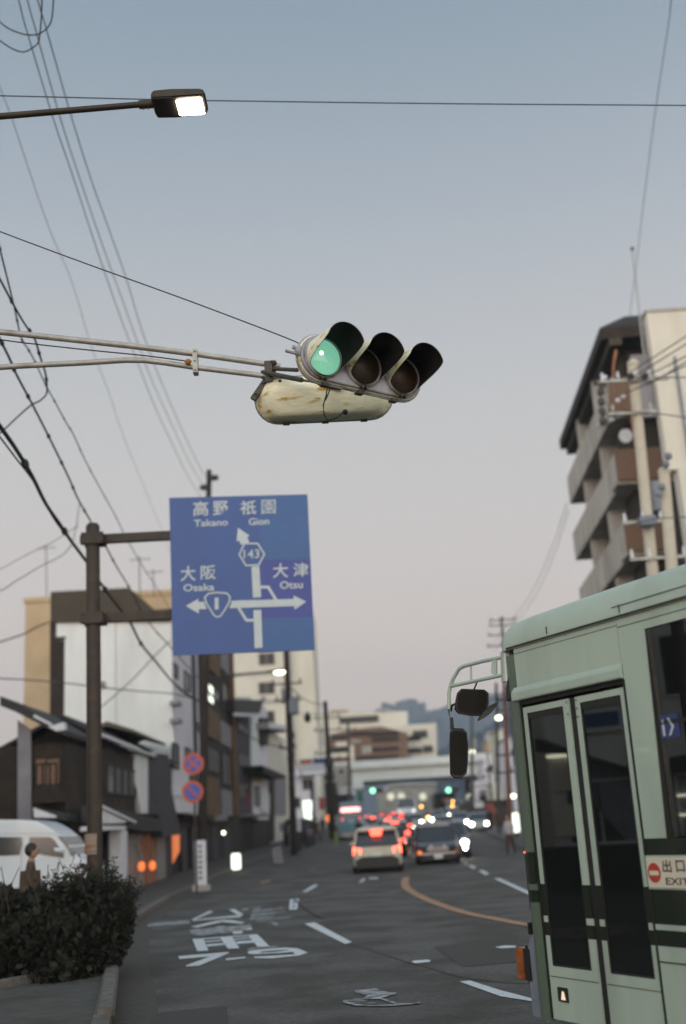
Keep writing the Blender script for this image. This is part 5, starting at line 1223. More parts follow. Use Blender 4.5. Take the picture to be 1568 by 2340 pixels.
for u, v in ((1528, 1042), (1522, 1060), (1512, 1112), (1505, 1128)): MB().ball(P(u, v, 29.7), .11, 8).build('insulator', 'bluegrey', o)
wires_r = [((1390, 866), (1450, 862), (1610, 862)), ((1440, 850), (1500, 812), (1610, 740)), ((1452, 858), (1510, 822), (1610, 760)), ((1455, 866), (1520, 838), (1610, 790)), ((1478, 880), (1530, 850), (1610, 800)), ((1390, 938), (1480, 942), (1610, 960)), ((1440, 1200), (1500, 1185), (1610, 1180)), ((1415, 905), (1470, 880), (1610, 815))]
names = ['highest level', 'steepest', 'second steepest', 'third', 'fourth', 'long level', 'lowest', 'slack']
for k, pts in enumerate(wires_r): wire(names[k] + ' of the service wires fanning from the pale pole to the right edge', list(pts), .016, 'cable_far', ys=(32.8, 26), name='service_wire', group='service wires at the right pole')
for k, (pts, lab) in enumerate((([(1296, 1150), (1260, 1255), (1225, 1335), (1190, 1390), (1120, 1480)], 'left of the pair of faint wires descending left of the apartment building'), ([(1300, 1165), (1268, 1262), (1232, 1345), (1196, 1402), (1130, 1490)], 'right of the pair of faint wires descending left of the apartment building'))):
    wire(lab, pts, .02, 'cable_far', ys=(60, 120), name='service_wire', group='faint far wires')
wire('wire from the far pole to the overpass left of the white car', [(655, 1562), (700, 1600), (743, 1612)], .03, 'cable', ys=(66, 95), name='service_wire', group='faint far wires')
wire('slack wire sagging from the transformer pole to the thin pole', [(672, 1730), (690, 1770), (713, 1795)], .025, 'cable', ys=(66, 88), name='service_wire', group='faint far wires')
wire('level wire with a hanging fitting right of the transformers', [(683, 1632), (703, 1630), (760, 1632)], .02, 'cable_far', ys=(66, 90), name='service_wire', group='faint far wires')
c = P(703, 1640, 70); tag(MB().ball(c, .22, 8, (1, 1, 1.4)).tube([c, c + Vector((0, 0, .4))], .05, 6).build('cable_closure', 'cable'), 'small dark closure hanging on the level wire beside the transformers', 'cable closure')
wire('long slack cable crossing the brown facade and the narrow houses', [(455, 1545), (500, 1610), (540, 1660), (585, 1690), (655, 1712)], .03, 'cable', ys=(46, 66), name='service_wire', group='faint far wires')

# ------------------------------------------------------------------ lamps, signals and signs down the street
def lamp_post(label, u, v, Y, w_=.3):
    c = P(u, v, Y); x = c.x + (1.5 if u < 1100 else .9); o = thing('street_lamp', label, 'street lamp', (x, Y, gz(Y)), group='small lit lamps down the right side')
    MB().tube([(x, Y, gz(Y)), (x, Y, c.z - .2), (c.x + .2, Y, c.z + .05)], .07, 8).build('post', 'cable', o); MB().ball(c, w_, 10, (1.2, .8, .8)).build('lamp_glass', 'L_white', o)
lamp_post('lit lamp hanging beside the red brown pole under the small mirror', 1140, 1640, 90, .22)
lamp_post('lit lamp beside the long mirror above the level eaves', 1079, 1717, 115, .24)
lamp_post('lit lamp touching the bus corner, above the tall lit sign', 1173, 1819, 75, .16)
for u, v, Y, lab in ((852, 1806.5, 128, 'left'), (1025, 1805, 128, 'right')):
    c = P(u, v, Y); x = c.x + (-5 if u < 900 else 5.5)
    o = thing('traffic_signal', 'distant green traffic light, the %s one of the pair before the overpass' % lab, 'traffic signal', (x, Y, gz(Y)), group='distant green signals')
    MB().tube([(x, Y + .1, gz(Y)), (x, Y + .1, c.z + .4)], .11, 8).build('post', 'cable', o); MB().tube([(x, Y + .15, c.z + .2), (c.x, Y + .15, c.z + .2)], .05, 6).build('arm', 'cable', o)
    MB().box(c.x - .3, c.x + 1.15, Y - .0, Y + .2, c.z - .24, c.z + .24).build('case', 'sig_dark', o, bevel=.05)
    MB().tube([(c.x, Y - .06, c.z), (c.x, Y - .01, c.z)], .27, 16).build('lit_lens', 'L_green', o)
    for k in (1, 2): MB().tube([(c.x + .42 * k, Y - .05, c.z), (c.x + .42 * k, Y - .01, c.z)], .16, 12).build('dark_lens', 'visor_in', o)
# parking signs
Yp = 34.0
pb_ = P(443, 1766, Yp); o = thing('parking_sign', 'pair of round red and blue no stopping and no parking signs on one post', 'road sign', (pb_.x, Yp, .12))
MB().tube([(pb_.x, Yp + .05, .12), (pb_.x, Yp + .05, P(441, 1718, Yp).z)], .03, 8).build('post', 'brown_steel', o)
M_['s_red'] = mat('sign red', (.42, .075, .03), .5, 5, .1); M_['s_blue'] = mat('round sign blue', (.05, .08, .36), .5, 5, .1)
for v, u, crossd in ((1745, 441.5, True), (1809, 440.5, False)):
    c = P(u, v, Yp - .05); d0 = MB().tube([c, c + Vector((0, .02, 0))], .315, 28).build('red_disc', 's_red', o); d0['label'] = 'upper no stopping disc' if crossd else 'lower no parking disc'
    MB().tube([c + Vector((0, -.006, 0)), c + Vector((0, -.001, 0))], .225, 28).build('blue_field', 's_blue', d0)
    m = MB()
    for sg_ in ((1, -1) if crossd else (1,)):
        d1 = Vector((.707, 0, -.707 * sg_)); d2 = Vector((.707, 0, .707 * sg_)); y = -.009 if sg_ == 1 else -.0105
        m.hexa([c + d1 * a + d2 * b + Vector((0, y, 0)) for a, b in ((-.235, -.03), (.235, -.03), (.235, .03), (-.235, .03))], [c + d1 * a + d2 * b + Vector((0, y + .0012, 0)) for a, b in ((-.235, -.03), (.235, -.03), (.235, .03), (-.235, .03))])
    m.build('bar', 's_red', d0)
c = P(441, 1777, Yp - .02); bx(o, 'plate', 'brown_steel', c.x - .11, c.x + .11, Yp - .03, Yp, c.z - .08, c.z + .08)
# standing boards
c = P(457, 1920, 35.5); q = P(457, 2034, 35.5)
o = thing('standing_sign', 'tall narrow pale sign pillar on the left pavement edge', 'sign', (c.x, 35.5, .12))
bx(o, 'board', 'white_trim', c.x - .17, c.x + .17, 35.45, 35.6, .3, c.z, .02); bx(o, 'base', 'concrete', c.x - .24, c.x + .26, 35.3, 35.75, .12, .3, .02)
m = MB()
for k in range(7): m.box(c.x - .06 + .01 * (k % 2), c.x + .06, 35.444, 35.448, c.z - .22 - k * .15, c.z - .13 - k * .15)
m.build('faded_writing', 'grey_panel', o)
c = P(539, 1950, 52); q = P(539, 1987, 52)
o = thing('lit_sign', 'small lit white pavement sign before the dark shopfronts', 'sign', (c.x, 52, .12)); bx(o, 'lit_box', 'L_sign', c.x - .20, c.x + .20, 51.9, 52.1, q.z, c.z, .04); bx(o, 'base', 'black', c.x - .22, c.x + .22, 51.85, 52.15, .12, q.z)
c = P(511, 1903, 58); o = thing('wall_lamp', 'tiny white globe lamp on the dark shopfront of the brown building', 'lamp', tuple(c)); MB().ball(c, .085, 10).build('globe', 'L_white', o); bx(o, 'bracket', 'black', c.x - .4, c.x - .1, c.y - .03, c.y + .03, c.z - .02, c.z + .02)
c = P(703, 1850, 84); o = thing('lit_sign', 'tall lit white sign of stacked panels beside the thin pole', 'sign', (c.x, 84, gz(84)))
for k, (v0, v1, w_) in enumerate(((1829, 1839, .33), (1840, 1849, .33), (1850, 1857, .30), (1858, 1874, .27))): 
    bx(o, 'lit_panel', 'L_sign' if k < 3 else 'L_sign', c.x - w_, c.x + w_, 83.9, 84.1, P(703, v1, 84).z, P(703, v0, 84).z, .03)
bx(o, 'post', 'cable', c.x - .06, c.x + .06, 83.95, 84.05, gz(84), P(703, 1874, 84).z)
c = P(679, 1886, 72); o = thing('standing_sign', 'plain white board standing by the dark parked van', 'sign', (c.x, 72, gz(72))); bx(o, 'board', 'white_trim', c.x - .25, c.x + .25, 71.9, 72.1, P(679, 1900, 72).z, P(679, 1872, 72).z, .02); bx(o, 'legs', 'cable', c.x - .2, c.x + .2, 71.95, 72.05, gz(72), P(679, 1900, 72).z)
c = P(638, 1970, 56); o = thing('standing_sign', 'low pale leaning board on the pavement among the dark shopfronts', 'sign', (c.x, 56, .2)); MB().hexa([(c.x - .25, 55.9, .22), (c.x + .2, 55.9, .22), (c.x + .2, 56.1, .22), (c.x - .25, 56.1, .22)], [(c.x - .3, 55.9, .95), (c.x + .12, 55.9, 1.05), (c.x + .12, 56.0, 1.05), (c.x - .3, 56.0, .95)]).build('board', 'grey_panel', o); bx(o, 'foot', 'cable', c.x - .2, c.x + .2, 55.95, 56.15, .12, .22)
c = P(717, 1747, 100); o = thing('hanging_sign', 'wide white signboard with red and blue lettering left of the far pole', 'sign', (c.x, 100, gz(100)))
pw_ = (P(751, 1747, 100).x - P(684, 1747, 100).x) / 2
bo = bx(o, 'board', 'white_trim', c.x - pw_, c.x + pw_, 99.9, 100.1, P(717, 1762, 100).z, P(717, 1732, 100).z); bx(o, 'post', 'cable', c.x + pw_ * .9, c.x + pw_ * .9 + .12, 100.12, 100.24, gz(100), P(717, 1735, 100).z)
m = MB().box(c.x - pw_ * .9, c.x - pw_ * .1, 99.88, 99.895, P(717, 1744, 100).z, P(717, 1735, 100).z).build('red_band', 's_red', bo); MB().box(c.x, c.x + pw_ * .92, 99.88, 99.895, P(717, 1745, 100).z, P(717, 1734, 100).z).build('blue_band', 'sign_blue', bo)
c = P(1178, 1878, 70); o = thing('lit_sign', 'tall lit pale green sign half hidden by the bus corner', 'sign', (c.x, 70, gz(70))); bx(o, 'lit_box', 'L_sign', c.x - .18, c.x + .22, 69.9, 70.1, P(1178, 1902, 70).z, P(1178, 1857, 70).z, .05); bx(o, 'base', 'cable', c.x - .1, c.x + .14, 69.95, 70.05, gz(70), P(1178, 1902, 70).z)
# yellow marker post
c = P(768, 1941, 80); tp = P(767, 1908, 80)
M_['yellow'] = mat('glowing yellow green', (.38, .45, .03), .5, 5, .1, emit=(.5, .6, .03), es=.25); M_['yellow_d'] = mat('yellow green post', (.24, .28, .02), .6, 5, .1)  # round bulb of the marker post glows weakly by itself
o = thing('marker_post', 'yellow green marker post with a round bulb at its foot', 'bollard', (c.x, 80, gz(80))); MB().tube([(c.x, 80, gz(80)), (tp.x, 80, tp.z + .2)], .10, 10).build('tube', 'yellow_d', o); MB().ball((c.x, 79.9, c.z + .05), .24, 12).build('beacon', 'yellow', o)
for u, v in ((749, 1867), (758, 1867), (749, 1872.5), (758, 1873)):
    c = P(u, v, 100); o = thing('warning_lamp', ('upper ' if v < 1870 else 'lower ') + ('left' if u < 753 else 'right') + ' orange warning lamp of the cluster left of the blue truck', 'lamp', tuple(c), group='orange warning lamps'); MB().ball(c, .20 if u < 753 else .22, 8).build('lens', 'L_orange', o); bx(o, 'stand', 'cable', c.x - .04, c.x + .04, c.y + .2, c.y + .3, gz(100), c.z + .1)

M_['L_far'] = em('far white lamp', (1, .95, .78), 30)
# ------------------------------------------------------------------ vehicles
M_['car_white'] = mat('pearl beige car paint', (.50, .48, .40), .3, 2, .05, coat=.4, rgb2=(.44, .40, .30), s2=1.5); M_['car_dark'] = mat('dark blue black car paint', (.012, .015, .024), .25, 2, .1, coat=.6)
M_['car_silver'] = mat('silver car paint', (.34, .38, .40), .32, 2, .05, metal=.4); M_['car_blue'] = mat('pale blue truck paint', (.17, .30, .38), .45, 2, .08); M_['car_grey'] = mat('grey blue car paint', (.12, .14, .17), .3, 2, .06, coat=.4); M_['car_black'] = mat('black car paint', (.010, .010, .012), .4, 2, .1, coat=.15); M_['van_white'] = mat('white van paint', (.60, .66, .70), .35, 2, .04, coat=.3)
M_['plate_w'] = mat('number plate', (.50, .56, .52), .5, 20, .12)
def car(name, label, cat, paint, x, y, rz, Lc=4.3, Wc=1.74, Hc=1.55, style='hatch', front='off', rear='off', group=None, zadd=0.0, detail=True):
    """local: +y is forward, origin on the ground at the car's middle"""
    o = thing(name, label, cat, (x, y, gz(y) + zadd), rz, group, world=False)
    hw = Wc / 2; hl = Lc / 2; belt = Hc * .60; sill = .22
    tops = {'hatch': [(-hl + .05, belt), (-hl + .42, Hc - .07), (-hl + .95, Hc), (hl - 2.2, Hc - .02), (hl - 1.15, belt + .03), (hl - .25, belt - .18)],
            'sedan': [(-hl + .55, belt), (-hl + 1.15, Hc - .04), (-hl + 1.6, Hc), (hl - 2.0, Hc - .02), (hl - 1.25, belt + .02), (hl - .15, belt - .16)],
            'van': [(-hl + .02, belt), (-hl + .12, Hc - .1), (-hl + .3, Hc), (hl - 1.1, Hc - .02), (hl - .35, belt + .05), (hl - .05, belt - .1)],
            'truck': [(-hl + .02, belt), (-hl + .04, Hc - .06), (-hl + .1, Hc), (hl - .5, Hc), (hl - .2, belt + .05), (hl - .02, belt - .1)]}[style]
    # lower body, lofted along the length
    st_ = [(-hl, .86, sill + .12, belt - .10), (-hl + .10, .96, sill + .02, belt - .02), (-hl + .35, 1.0, sill, belt), (0, 1.0, sill, belt), (hl - 1.15, 1.0, sill, belt), (hl - .5, .98, sill, belt - .10), (hl - .12, .90, sill + .02, belt - .20), (hl, .76, sill + .1, belt - .30)]
    if style in ('van', 'truck'): st_ = [(-hl, .95, sill + .1, belt), (-hl + .06, 1.0, sill, belt), (0, 1, sill, belt), (hl - .3, 1, sill, belt), (hl - .06, .96, sill + .02, belt - .04), (hl, .88, sill + .1, belt - .12)]
    v = []; n = 10
    for yy, wk, z0, z1 in st_:
        w_ = hw * wk; zm = (z0 + z1) * .52
        v += [(-w_ * .9, yy, z0), (w_ * .9, yy, z0), (w_ * .98, yy, z0 + .1), (w_, yy, zm), (w_ * .985, yy, z1 - .07), (w_ * .93, yy, z1), (-w_ * .93, yy, z1), (-w_ * .985, yy, z1 - .07), (-w_, yy, zm), (-w_ * .98, yy, z0 + .1)]
    f = [tuple(range(n)), tuple((len(st_) - 1) * n + k for k in range(n))]
    for i in range(len(st_) - 1):
        for k in range(n): f.append((i * n + k, i * n + (k + 1) % n, (i + 1) * n + (k + 1) % n, (i + 1) * n + k))
    m = MB().add(v, f); m.sm = True; body = m.build('body', paint, o)
    # cabin: glass hull with painted roof and pillars
    rw = hw * .78; tb = tops
    gv = []; yb0, yb1 = tb[0][0], tb[4][0]; yr0, yr1 = tb[1][0], tb[3][0]; zr0, zr1 = tb[1][1], tb[3][1]
    cab = MB().hexa([(-hw * .92, yb0, belt - .01), (hw * .92, yb0, belt - .01), (hw * .92, yb1, belt - .01), (-hw * .92, yb1, belt - .01)], [(-rw, yr0, zr0 - .05), (rw, yr0, zr0 - .05), (rw, yr1, zr1 - .05), (-rw, yr1, zr1 - .05)])
    cab.build('window', 'glass_car', o)
    rf = MB(); ry = [yr0 - .02, tb[2][0], (tb[2][0] + yr1) / 2, yr1 + .02]; rz_ = [zr0 - .03, Hc - .005, Hc, zr1 - .03]
    v = []
    for yy, zz_ in zip(ry, rz_): v += [(-rw - .02, yy, zz_ - .05), (-rw * .8, yy, zz_), (rw * .8, yy, zz_), (rw + .02, yy, zz_ - .05), (rw, yy, zz_ - .08), (-rw, yy, zz_ - .08)]
    f = [tuple(range(6)), tuple(18 + k for k in range(6))]
    for i in range(3):
        for k in range(6): f.append((i * 6 + k, i * 6 + (k + 1) % 6, (i + 1) * 6 + (k + 1) % 6, (i + 1) * 6 + k))
    rf.add(v, f); rf.sm = True; rf.build('roof', paint, o)
    pil = MB()
    for s_ in (-1, 1):
        for (ya, za), (yb_, zb_) in (((yb0, belt), (yr0, zr0 - .05)), ((yb1, belt), (yr1, zr1 - .05)), (((yb0 + yb1) / 2, belt), ((yr0 + yr1) / 2, Hc - .06))):
            pil.tube([(s_ * hw * .925, ya, za - .02), (s_ * (rw + .005), yb_, zb_)], .042, 6)
    pil.build('pillar', paint, o)
    # wheels
    for s_ in (-1, 1):
        for yy in (-hl + .78, hl - .80):
            w_ = MB().tube([(s_ * (hw - .20), yy, .31), (s_ * (hw + .012), yy, .31)], .31, 18).build('wheel', 'tyre', o)
            if detail: MB().tube([(s_ * (hw - .02), yy, .31), (s_ * (hw + .022), yy, .31)], .19, 14).build('rim', 'chrome', w_)
    # rear
    zt_ = belt - .17
    lm = 'L_red' if rear == 'brake' else ('L_redd' if rear == 'on' else 'red_off')
    for s_ in (-1, 1): MB().hexa([(s_ * hw * .97, -hl + .10, zt_ - .13), (s_ * hw * .66, -hl - .012, zt_ - .10), (s_ * hw * .66, -hl - .012, zt_ + .08), (s_ * hw * .96, -hl + .06, zt_ + .12)], [(s_ * hw * .97, -hl + .22, zt_ - .13), (s_ * hw * .66, -hl + .12, zt_ - .10), (s_ * hw * .66, -hl + .12, zt_ + .08), (s_ * hw * .96, -hl + .22, zt_ + .12)]).build('taillight', lm, o)
    bu = MB().box(-hw * .86, hw * .86, -hl - .05, -hl + .12, sill - .02, sill + .30); bu.build('rear_bumper', 'black' if style != 'truck' else 'steel', o, bevel=.03)
    pr = MB().box(-.165, .165, -hl - .025, -hl + .02, zt_ - .22, zt_ - .055).build('rear_plate', 'plate_w', o)
    if rear == 'brake': MB().box(-.22, .22, yr0 - .06, yr0 - .02, zr0 - .11, zr0 - .07).build('high_brake_light', 'L_red', o)
    # front
    zh = belt - .30 if style not in ('van', 'truck') else belt - .38
    fm_ = {'off': 'window', 'on': 'L_head', 'dim': 'L_head_d'}[front]
    for s_ in (-1, 1): MB().ball((s_ * hw * .70, hl - .05, zh), .125 if front == 'on' else .115, 10, (1.25, .8, .9)).build('headlight', fm_, o)
    if detail:
        gr = MB()
        for k in range(3): gr.box(-hw * .45, hw * .45, hl - .01, hl + .03, zh - .08 + k * .06, zh - .05 + k * .06)
        gr.build('grille', 'chrome', o)
        MB().box(-hw * .84, hw * .84, hl - .10, hl + .07, sill + .0, sill + .20).build('front_bumper', 'black', o, bevel=.03)
        MB().box(-.165, .165, hl + .072, hl + .085, sill + .02, sill + .17).build('front_plate', 'plate_w', o)
        for s_ in (-1, 1): MB().box(s_ * (hw + .02), s_ * (hw + .17), yb1 - .25, yb1 - .13, belt + .0, belt + .13).build('door_mirror', paint, o, bevel=.02)
    return o
M_['glass_car'] = mat('car window glass', (.03, .038, .045), .08, 3, .2, spec=.6)
# the white car just ahead: rear towards us
pa = G(812, 2000); pb2 = G(918, 1996); cx_ = (pa.x + pb2.x) / 2
wc = car('parked_car' if False else 'car', 'beige white hatchback with its red brake lights lit, nearest car on the left lane', 'car', 'car_white', cx_ + .07, 42.6 + 2.1, R(-1.5), 4.2, 1.80, 1.62, 'hatch', 'off', 'brake')
M_['L_glow'] = em('brake light bar', (1, .09, .05), 3.2)
hb_ = MB().box(-.20, .20, -2.02, -1.93, 1.30, 1.50).build('rear_wiper_lamp' if False else 'high_brake_light', 'L_glow', wc, bevel=.03)
MB().prism([(-.84, .99), (.84, .99), (.66, 1.42), (-.66, 1.42)], 'y', -2.14, -2.09).build('rear_window', 'glass_car', wc) if False else None
MB().box(-.72, .72, -1.9, -1.55, 1.50, 1.56).build('spoiler', 'car_white', wc, bevel=.02)
MB().prism([(-.80, .22), (.80, .22), (.72, .52), (.55, .60), (-.55, .60), (-.72, .52)], 'y', -2.17, -2.11).build('rear_skirt', 'black', wc)
# dark oncoming car
pa = G(970, 1979); pb2 = G(1060, 1978); cx_ = (pa.x + pb2.x) / 2
dc = car('car', 'dark oncoming saloon with a chrome grille and plate, lamps unlit', 'car', 'car_dark', cx_ - .08, 46.4 + 2.2, R(180 - 1.5), 4.4, 1.70, 1.52, 'sedan', 'off', 'off')
for s_ in (-1, 1): MB().box(s_ * .62, s_ * .80, 2.13, 2.2, .42, .56).build('side_lamp', 'L_orange' if s_ == 1 else 'amber_off', dc)
MB().box(-.66, .66, 2.27, 2.29, .40, .46).build('bumper_trim', 'chrome', dc); MB().prism([(-.46, .58), (-.30, .58), (-.20, .74), (-.28, .74)], 'y', 2.16, 2.2).build('grille_wing', 'car_silver', dc); MB().prism([(.46, .58), (.30, .58), (.20, .74), (.28, .74)], 'y', 2.16, 2.2).build('grille_wing', 'car_silver', dc)
c2_ = car('car', 'grey oncoming car with headlights on, half hidden behind the dark saloon', 'car', 'car_grey', P(1067, 1929, 51).x - .62, 51 + 2.2, R(178), 4.4, 1.74, 1.56, 'hatch', 'on', 'off')
MB().ball((-.62, 2.2, .38), .09, 8).ball((.62, 2.2, .38), .09, 8).build('fog_lamp', 'L_head', c2_)
# the little truck
car('truck', 'pale blue box truck with a pink lit rear window strip, left lane', 'truck', 'car_blue', P(808, 1900, 88).x - .05, 91, R(-2), 5.2, 1.95, 2.75, 'truck', 'off', 'on')
M_['L_pink'] = em('pink lit strip', (1, .55, .55), 1.6); 
tk = [q for q in bpy.data.objects if q.get('category') == 'truck'][0]
MB().box(-.74, .74, -2.70, -2.62, 2.0, 2.32).build('lit_rear_strip', 'L_pink', tk, bevel=.05)
# queue, copied from four prototypes
def dupcar(src, label, u, Y, rz, group, v=1885):
    c = copy_tree(src); c.location = (P(u, v, Y).x, Y, gz(Y)); c.rotation_euler = (0, 0, R(rz)); c['label'] = label; c['group'] = group; return c
g1 = 'cars queuing away with red tail lights'; g2 = 'oncoming cars with headlights on'
pr2 = car('car', 'black saloon with red tail lights directly ahead of the beige hatchback', 'car', 'car_black', P(888, 1885, 57).x, 58, R(-3), 4.4, 1.70, 1.46, 'sedan', 'off', 'brake', g1, detail=False)
pr1 = car('car', 'silver car braking two cars ahead of the beige hatchback', 'car', 'car_silver', P(905, 1885, 68).x, 70, R(-2), 4.2, 1.70, 1.52, 'hatch', 'off', 'brake', g1, detail=False)
pr3 = car('car', 'small pale car with one bright lamp just left of the dark saloon', 'car', 'car_silver', P(989, 1885, 60).x, 62, R(178), 3.6, 1.6, 1.45, 'hatch', 'on', 'off', g2, detail=False)
for i, (s_, u, Y, lab) in enumerate(((pr1, 889, 84, 'silver car halfway to the overpass in the left lanes'), (pr2, 918, 92, 'black saloon braking close to the centre line'), (pr1, 856, 101, 'silver car just beyond the blue truck'), (pr2, 892, 108, 'black saloon in the middle of the red lights'), (pr1, 921, 116, 'silver car braking just left of the oncoming stream'), (pr2, 876, 128, 'black saloon near the left distant signal'), (pr1, 903, 136, 'silver car furthest back in the left lanes'), (pr2, 850, 134, 'black saloon far back above the blue truck'), (pr1, 838, 118, 'silver car at the left kerb just beyond the blue truck'))):
    dupcar(s_, lab, u, Y, -4, g1)
oc = [(1018, 148, 'silver car at the left of the bright headlight cluster'), (1046, 146, 'silver car in the middle of the bright headlight cluster'), (1076, 126, 'silver car at the right of the bright headlight cluster'), (976, 122, 'silver car nearest the centre line in the oncoming stream'), (1094, 90, 'silver car alone near the right kerb'),
      (1124, 118, 'silver car furthest right by the far shops'), (951, 112, 'silver car with lamps right beside the centre line'), (1000, 134, 'silver car just left of the headlight cluster'), (1030, 158, 'silver car right at the back under the overpass'), (1062, 160, 'silver car far back near the right kerb'), (1014, 84, 'silver car second in line behind the small pale car'), (1052, 101, 'silver car in the outer lane before the headlight cluster'), (1140, 134, 'silver car just left of the red brown pole')]
for u, Y, lab in oc:
    c = dupcar(pr3, lab, u, Y, 176, g2)
# far white bus
car('far_bus', 'white bus roof standing above the far queue under the overpass', 'bus', 'van_white', P(935, 1860, 138).x, 142, R(176), 8, 2.4, 3.0, 'truck', 'dim', 'off', detail=False)
car('far_bus', 'pale green bus coming on behind the headlight cluster', 'bus', 'bus', P(1062, 1860, 150).x, 166, R(176), 8, 2.4, 2.7, 'truck', 'on', 'off', detail=False)
car('parked_van', 'dark van parked on the left pavement near the white tower', 'van', 'car_black', P(691, 1920, 78).x - .3, 80, R(-4), 4.2, 1.65, 1.85, 'van', 'off', 'off')
# amber and white far lamps of the crossing behind
for k, (u, v, Y, mt, r_) in enumerate(((963, 1843, 160, 'L_amber', .16), (1035, 1831, 160, 'L_amber', .14), (1034, 1841, 160, 'L_amber', .16), (1056, 1841, 160, 'L_amber', .13), (1066, 1841, 160, 'L_amber', .13), (1101, 1841, 150, 'L_amber', .15), (1074, 1822, 165, 'L_pale', .5), (1125, 1869, 130, 'L_white', .14), (1132, 1868, 130, 'L_white', .14), (979, 1868, 120, 'L_amber', .18), (1000, 1873, 120, 'L_amber', .15))):
    c = P(u, v, Y); o = thing('far_lamp', ['lowest amber lamp left of the right signal', 'upper amber lamp under the right signal', 'amber lamp just below the upper one under the right signal', 'left of the two dull amber lamps right of the signal', 'right of the two dull amber lamps right of the signal', 'amber lamp before the white framed shop', 'large pale peach lamp under the overpass', 'left of the twin white lamps at the right kerb', 'right of the twin white lamps at the right kerb', 'big amber lamp in the headlight cluster', 'small amber lamp in the headlight cluster'][k], 'lamp', (c.x, c.y, gz(Y)), group='small far lamps')
    MB().ball(c, r_, 8).build('lens', mt, o); MB().tube([(c.x, Y + .2, gz(Y)), (c.x, Y + .2, c.z)], .05, 6).build('post', 'cable', o)
for u, v, Y in ((968, 1860, 158), (1008, 1859, 160), (1034, 1863, 158), (1043, 1860, 162), (1057, 1864, 158), (1067, 1876, 140), (1095, 1861, 150), (943, 1888, 118), (935, 1876, 150), (1083, 1881, 128)):
    c = P(u, v, Y); o = thing('far_lamp', 'white lamp in the bright cluster over the far oncoming cars', 'lamp', (c.x, c.y, gz(Y)), group='white lamps over the far oncoming cars')
    MB().ball(c, .15, 8).build('lens', 'L_far', o); MB().tube([(c.x, Y + .2, gz(Y)), (c.x, Y + .2, c.z)], .05, 6).build('post', 'cable', o)
def aerial(label, u, v0, v1, Y, n=4):
    a = P(u, v0, Y); c = P(u + 2, v1, Y); o = thing('tv_aerial', label, 'antenna', (c.x, Y, c.z), group='thin roof aerials'); m = MB().tube([c, a], .03, 6); m.tube([a + Vector((-.5, 0, -.2)), a + Vector((.6, .2, -.15))], .02, 5)
    for k in range(n): x = -.45 + k * .3; m.tube([a + Vector((x, -.3, -.2 + k * .015)), a + Vector((x, .35, -.2 + k * .015))], .015, 4)
    m.build('mast', 'cable_far', o)
aerial('thin aerial above the left end of the brown roof', 105, 1245, 1372, 70); aerial('thin aerial just left of the blue sign above the brown roof', 318, 1270, 1360, 60); aerial('small aerial among the wires between post and sign', 350, 1300, 1362, 68)
M_['sg_red'] = mat('faded red sign', (.26, .05, .04), .6, 4, .1); M_['sg_grn'] = mat('green sign', (.03, .14, .06), .6, 4, .1)
for k, (u, v0, v1, Y, w_, mt, lab) in enumerate(((562, 1800, 1850, 80, .35, 'sg_red', 'narrow red hanging shop sign on the dark narrow house'), (588, 1860, 1880, 90, .7, 'white_trim', 'small white fascia sign on the narrow white house'), (640, 1880, 1900, 96, .8, 'grey_panel', 'grey fascia sign under the dark awning'), (498, 1862, 1876, 60, 1.0, 'grey_panel', 'grey fascia sign along the brown building'), (735, 1822, 1850, 120, .6, 'sg_red', 'dull red shop sign under the low pale building'), (822, 1808, 1846, 150, .7, 'sg_grn', 'green upright sign under the overpass, left side'), (1118, 1836, 1856, 100, .8, 'sg_red', 'dull red fascia sign in the dark right shop row'), (1094, 1832, 1846, 102, .8, 'white_trim', 'white fascia sign in the dark right shop row'))):
    c = P(u, v0, Y); q = P(u, v1, Y); o = thing('shop_sign', lab, 'sign', (c.x, Y, q.z)); bx(o, 'board', mt, c.x - w_ / 2, c.x + w_ / 2, Y - .1, Y, q.z, c.z, .02); bx(o, 'bracket', 'cable', c.x - w_ / 2 - .3, c.x - w_ / 2 + .05, Y - .07, Y - .03, c.z - .12, c.z - .07)
for k, (u, Y, top, lab) in enumerate(((735, 92, 'trous', 'dark dressed person on the left pavement below the low pale building'), (722, 84, 'coat', 'person in brown by the thin pole on the left pavement'), (1120, 86, 'trous', 'dark dressed person before the right shop row'), (1146, 76, 'coat', 'person in a brown coat beside the red brown pole'))):
    q = P(u, 1900, Y); person(lab, q.x, Y, gz(Y) + .13, 1.65, 170 - k * 60, top, 'trous') if False else None
# white high roof van, side on, left
v_ = thing('van', 'white high roof van facing right behind the hedge, left of the sign post', 'van', (P(120, 1900, 27).x, 27, .11))
SV = SF(26.2)
zv = lambda X, Y: (.26 * X, 1693.4 + .26 * Y)
def side(name, mt, px, o1, o0, par=v_, bev=0): return pp(SV, [SV.hit(*zv(*p)) for p in px], o0, o1).build(name, mt, par, bevel=bev)
body = side('body', 'van_white', [(-500, 690), (130, 690), (230, 696), (320, 706), (400, 740), (470, 785), (530, 835), (600, 925), (640, 1010), (700, 1028), (752, 1040), (768, 1110), (768, 1290), (740, 1320), (-500, 1320)], 0, -1.7, bev=.06)
for k, px in enumerate(([(258, 842), (440, 842), (480, 870), (535, 950), (560, 990), (560, 1025), (480, 1015), (330, 990), (255, 985)], [(-60, 842), (190, 842), (195, 900), (175, 1000), (-60, 1010)], [(-500, 842), (-90, 842), (-90, 1010), (-500, 1010)])):
    w_ = side('side_window', 'glass_car', px, .012, -.005)
side('windscreen', 'glass_car', [(500, 832), (545, 840), (640, 990), (632, 1012), (600, 940)], .004, -1.65)
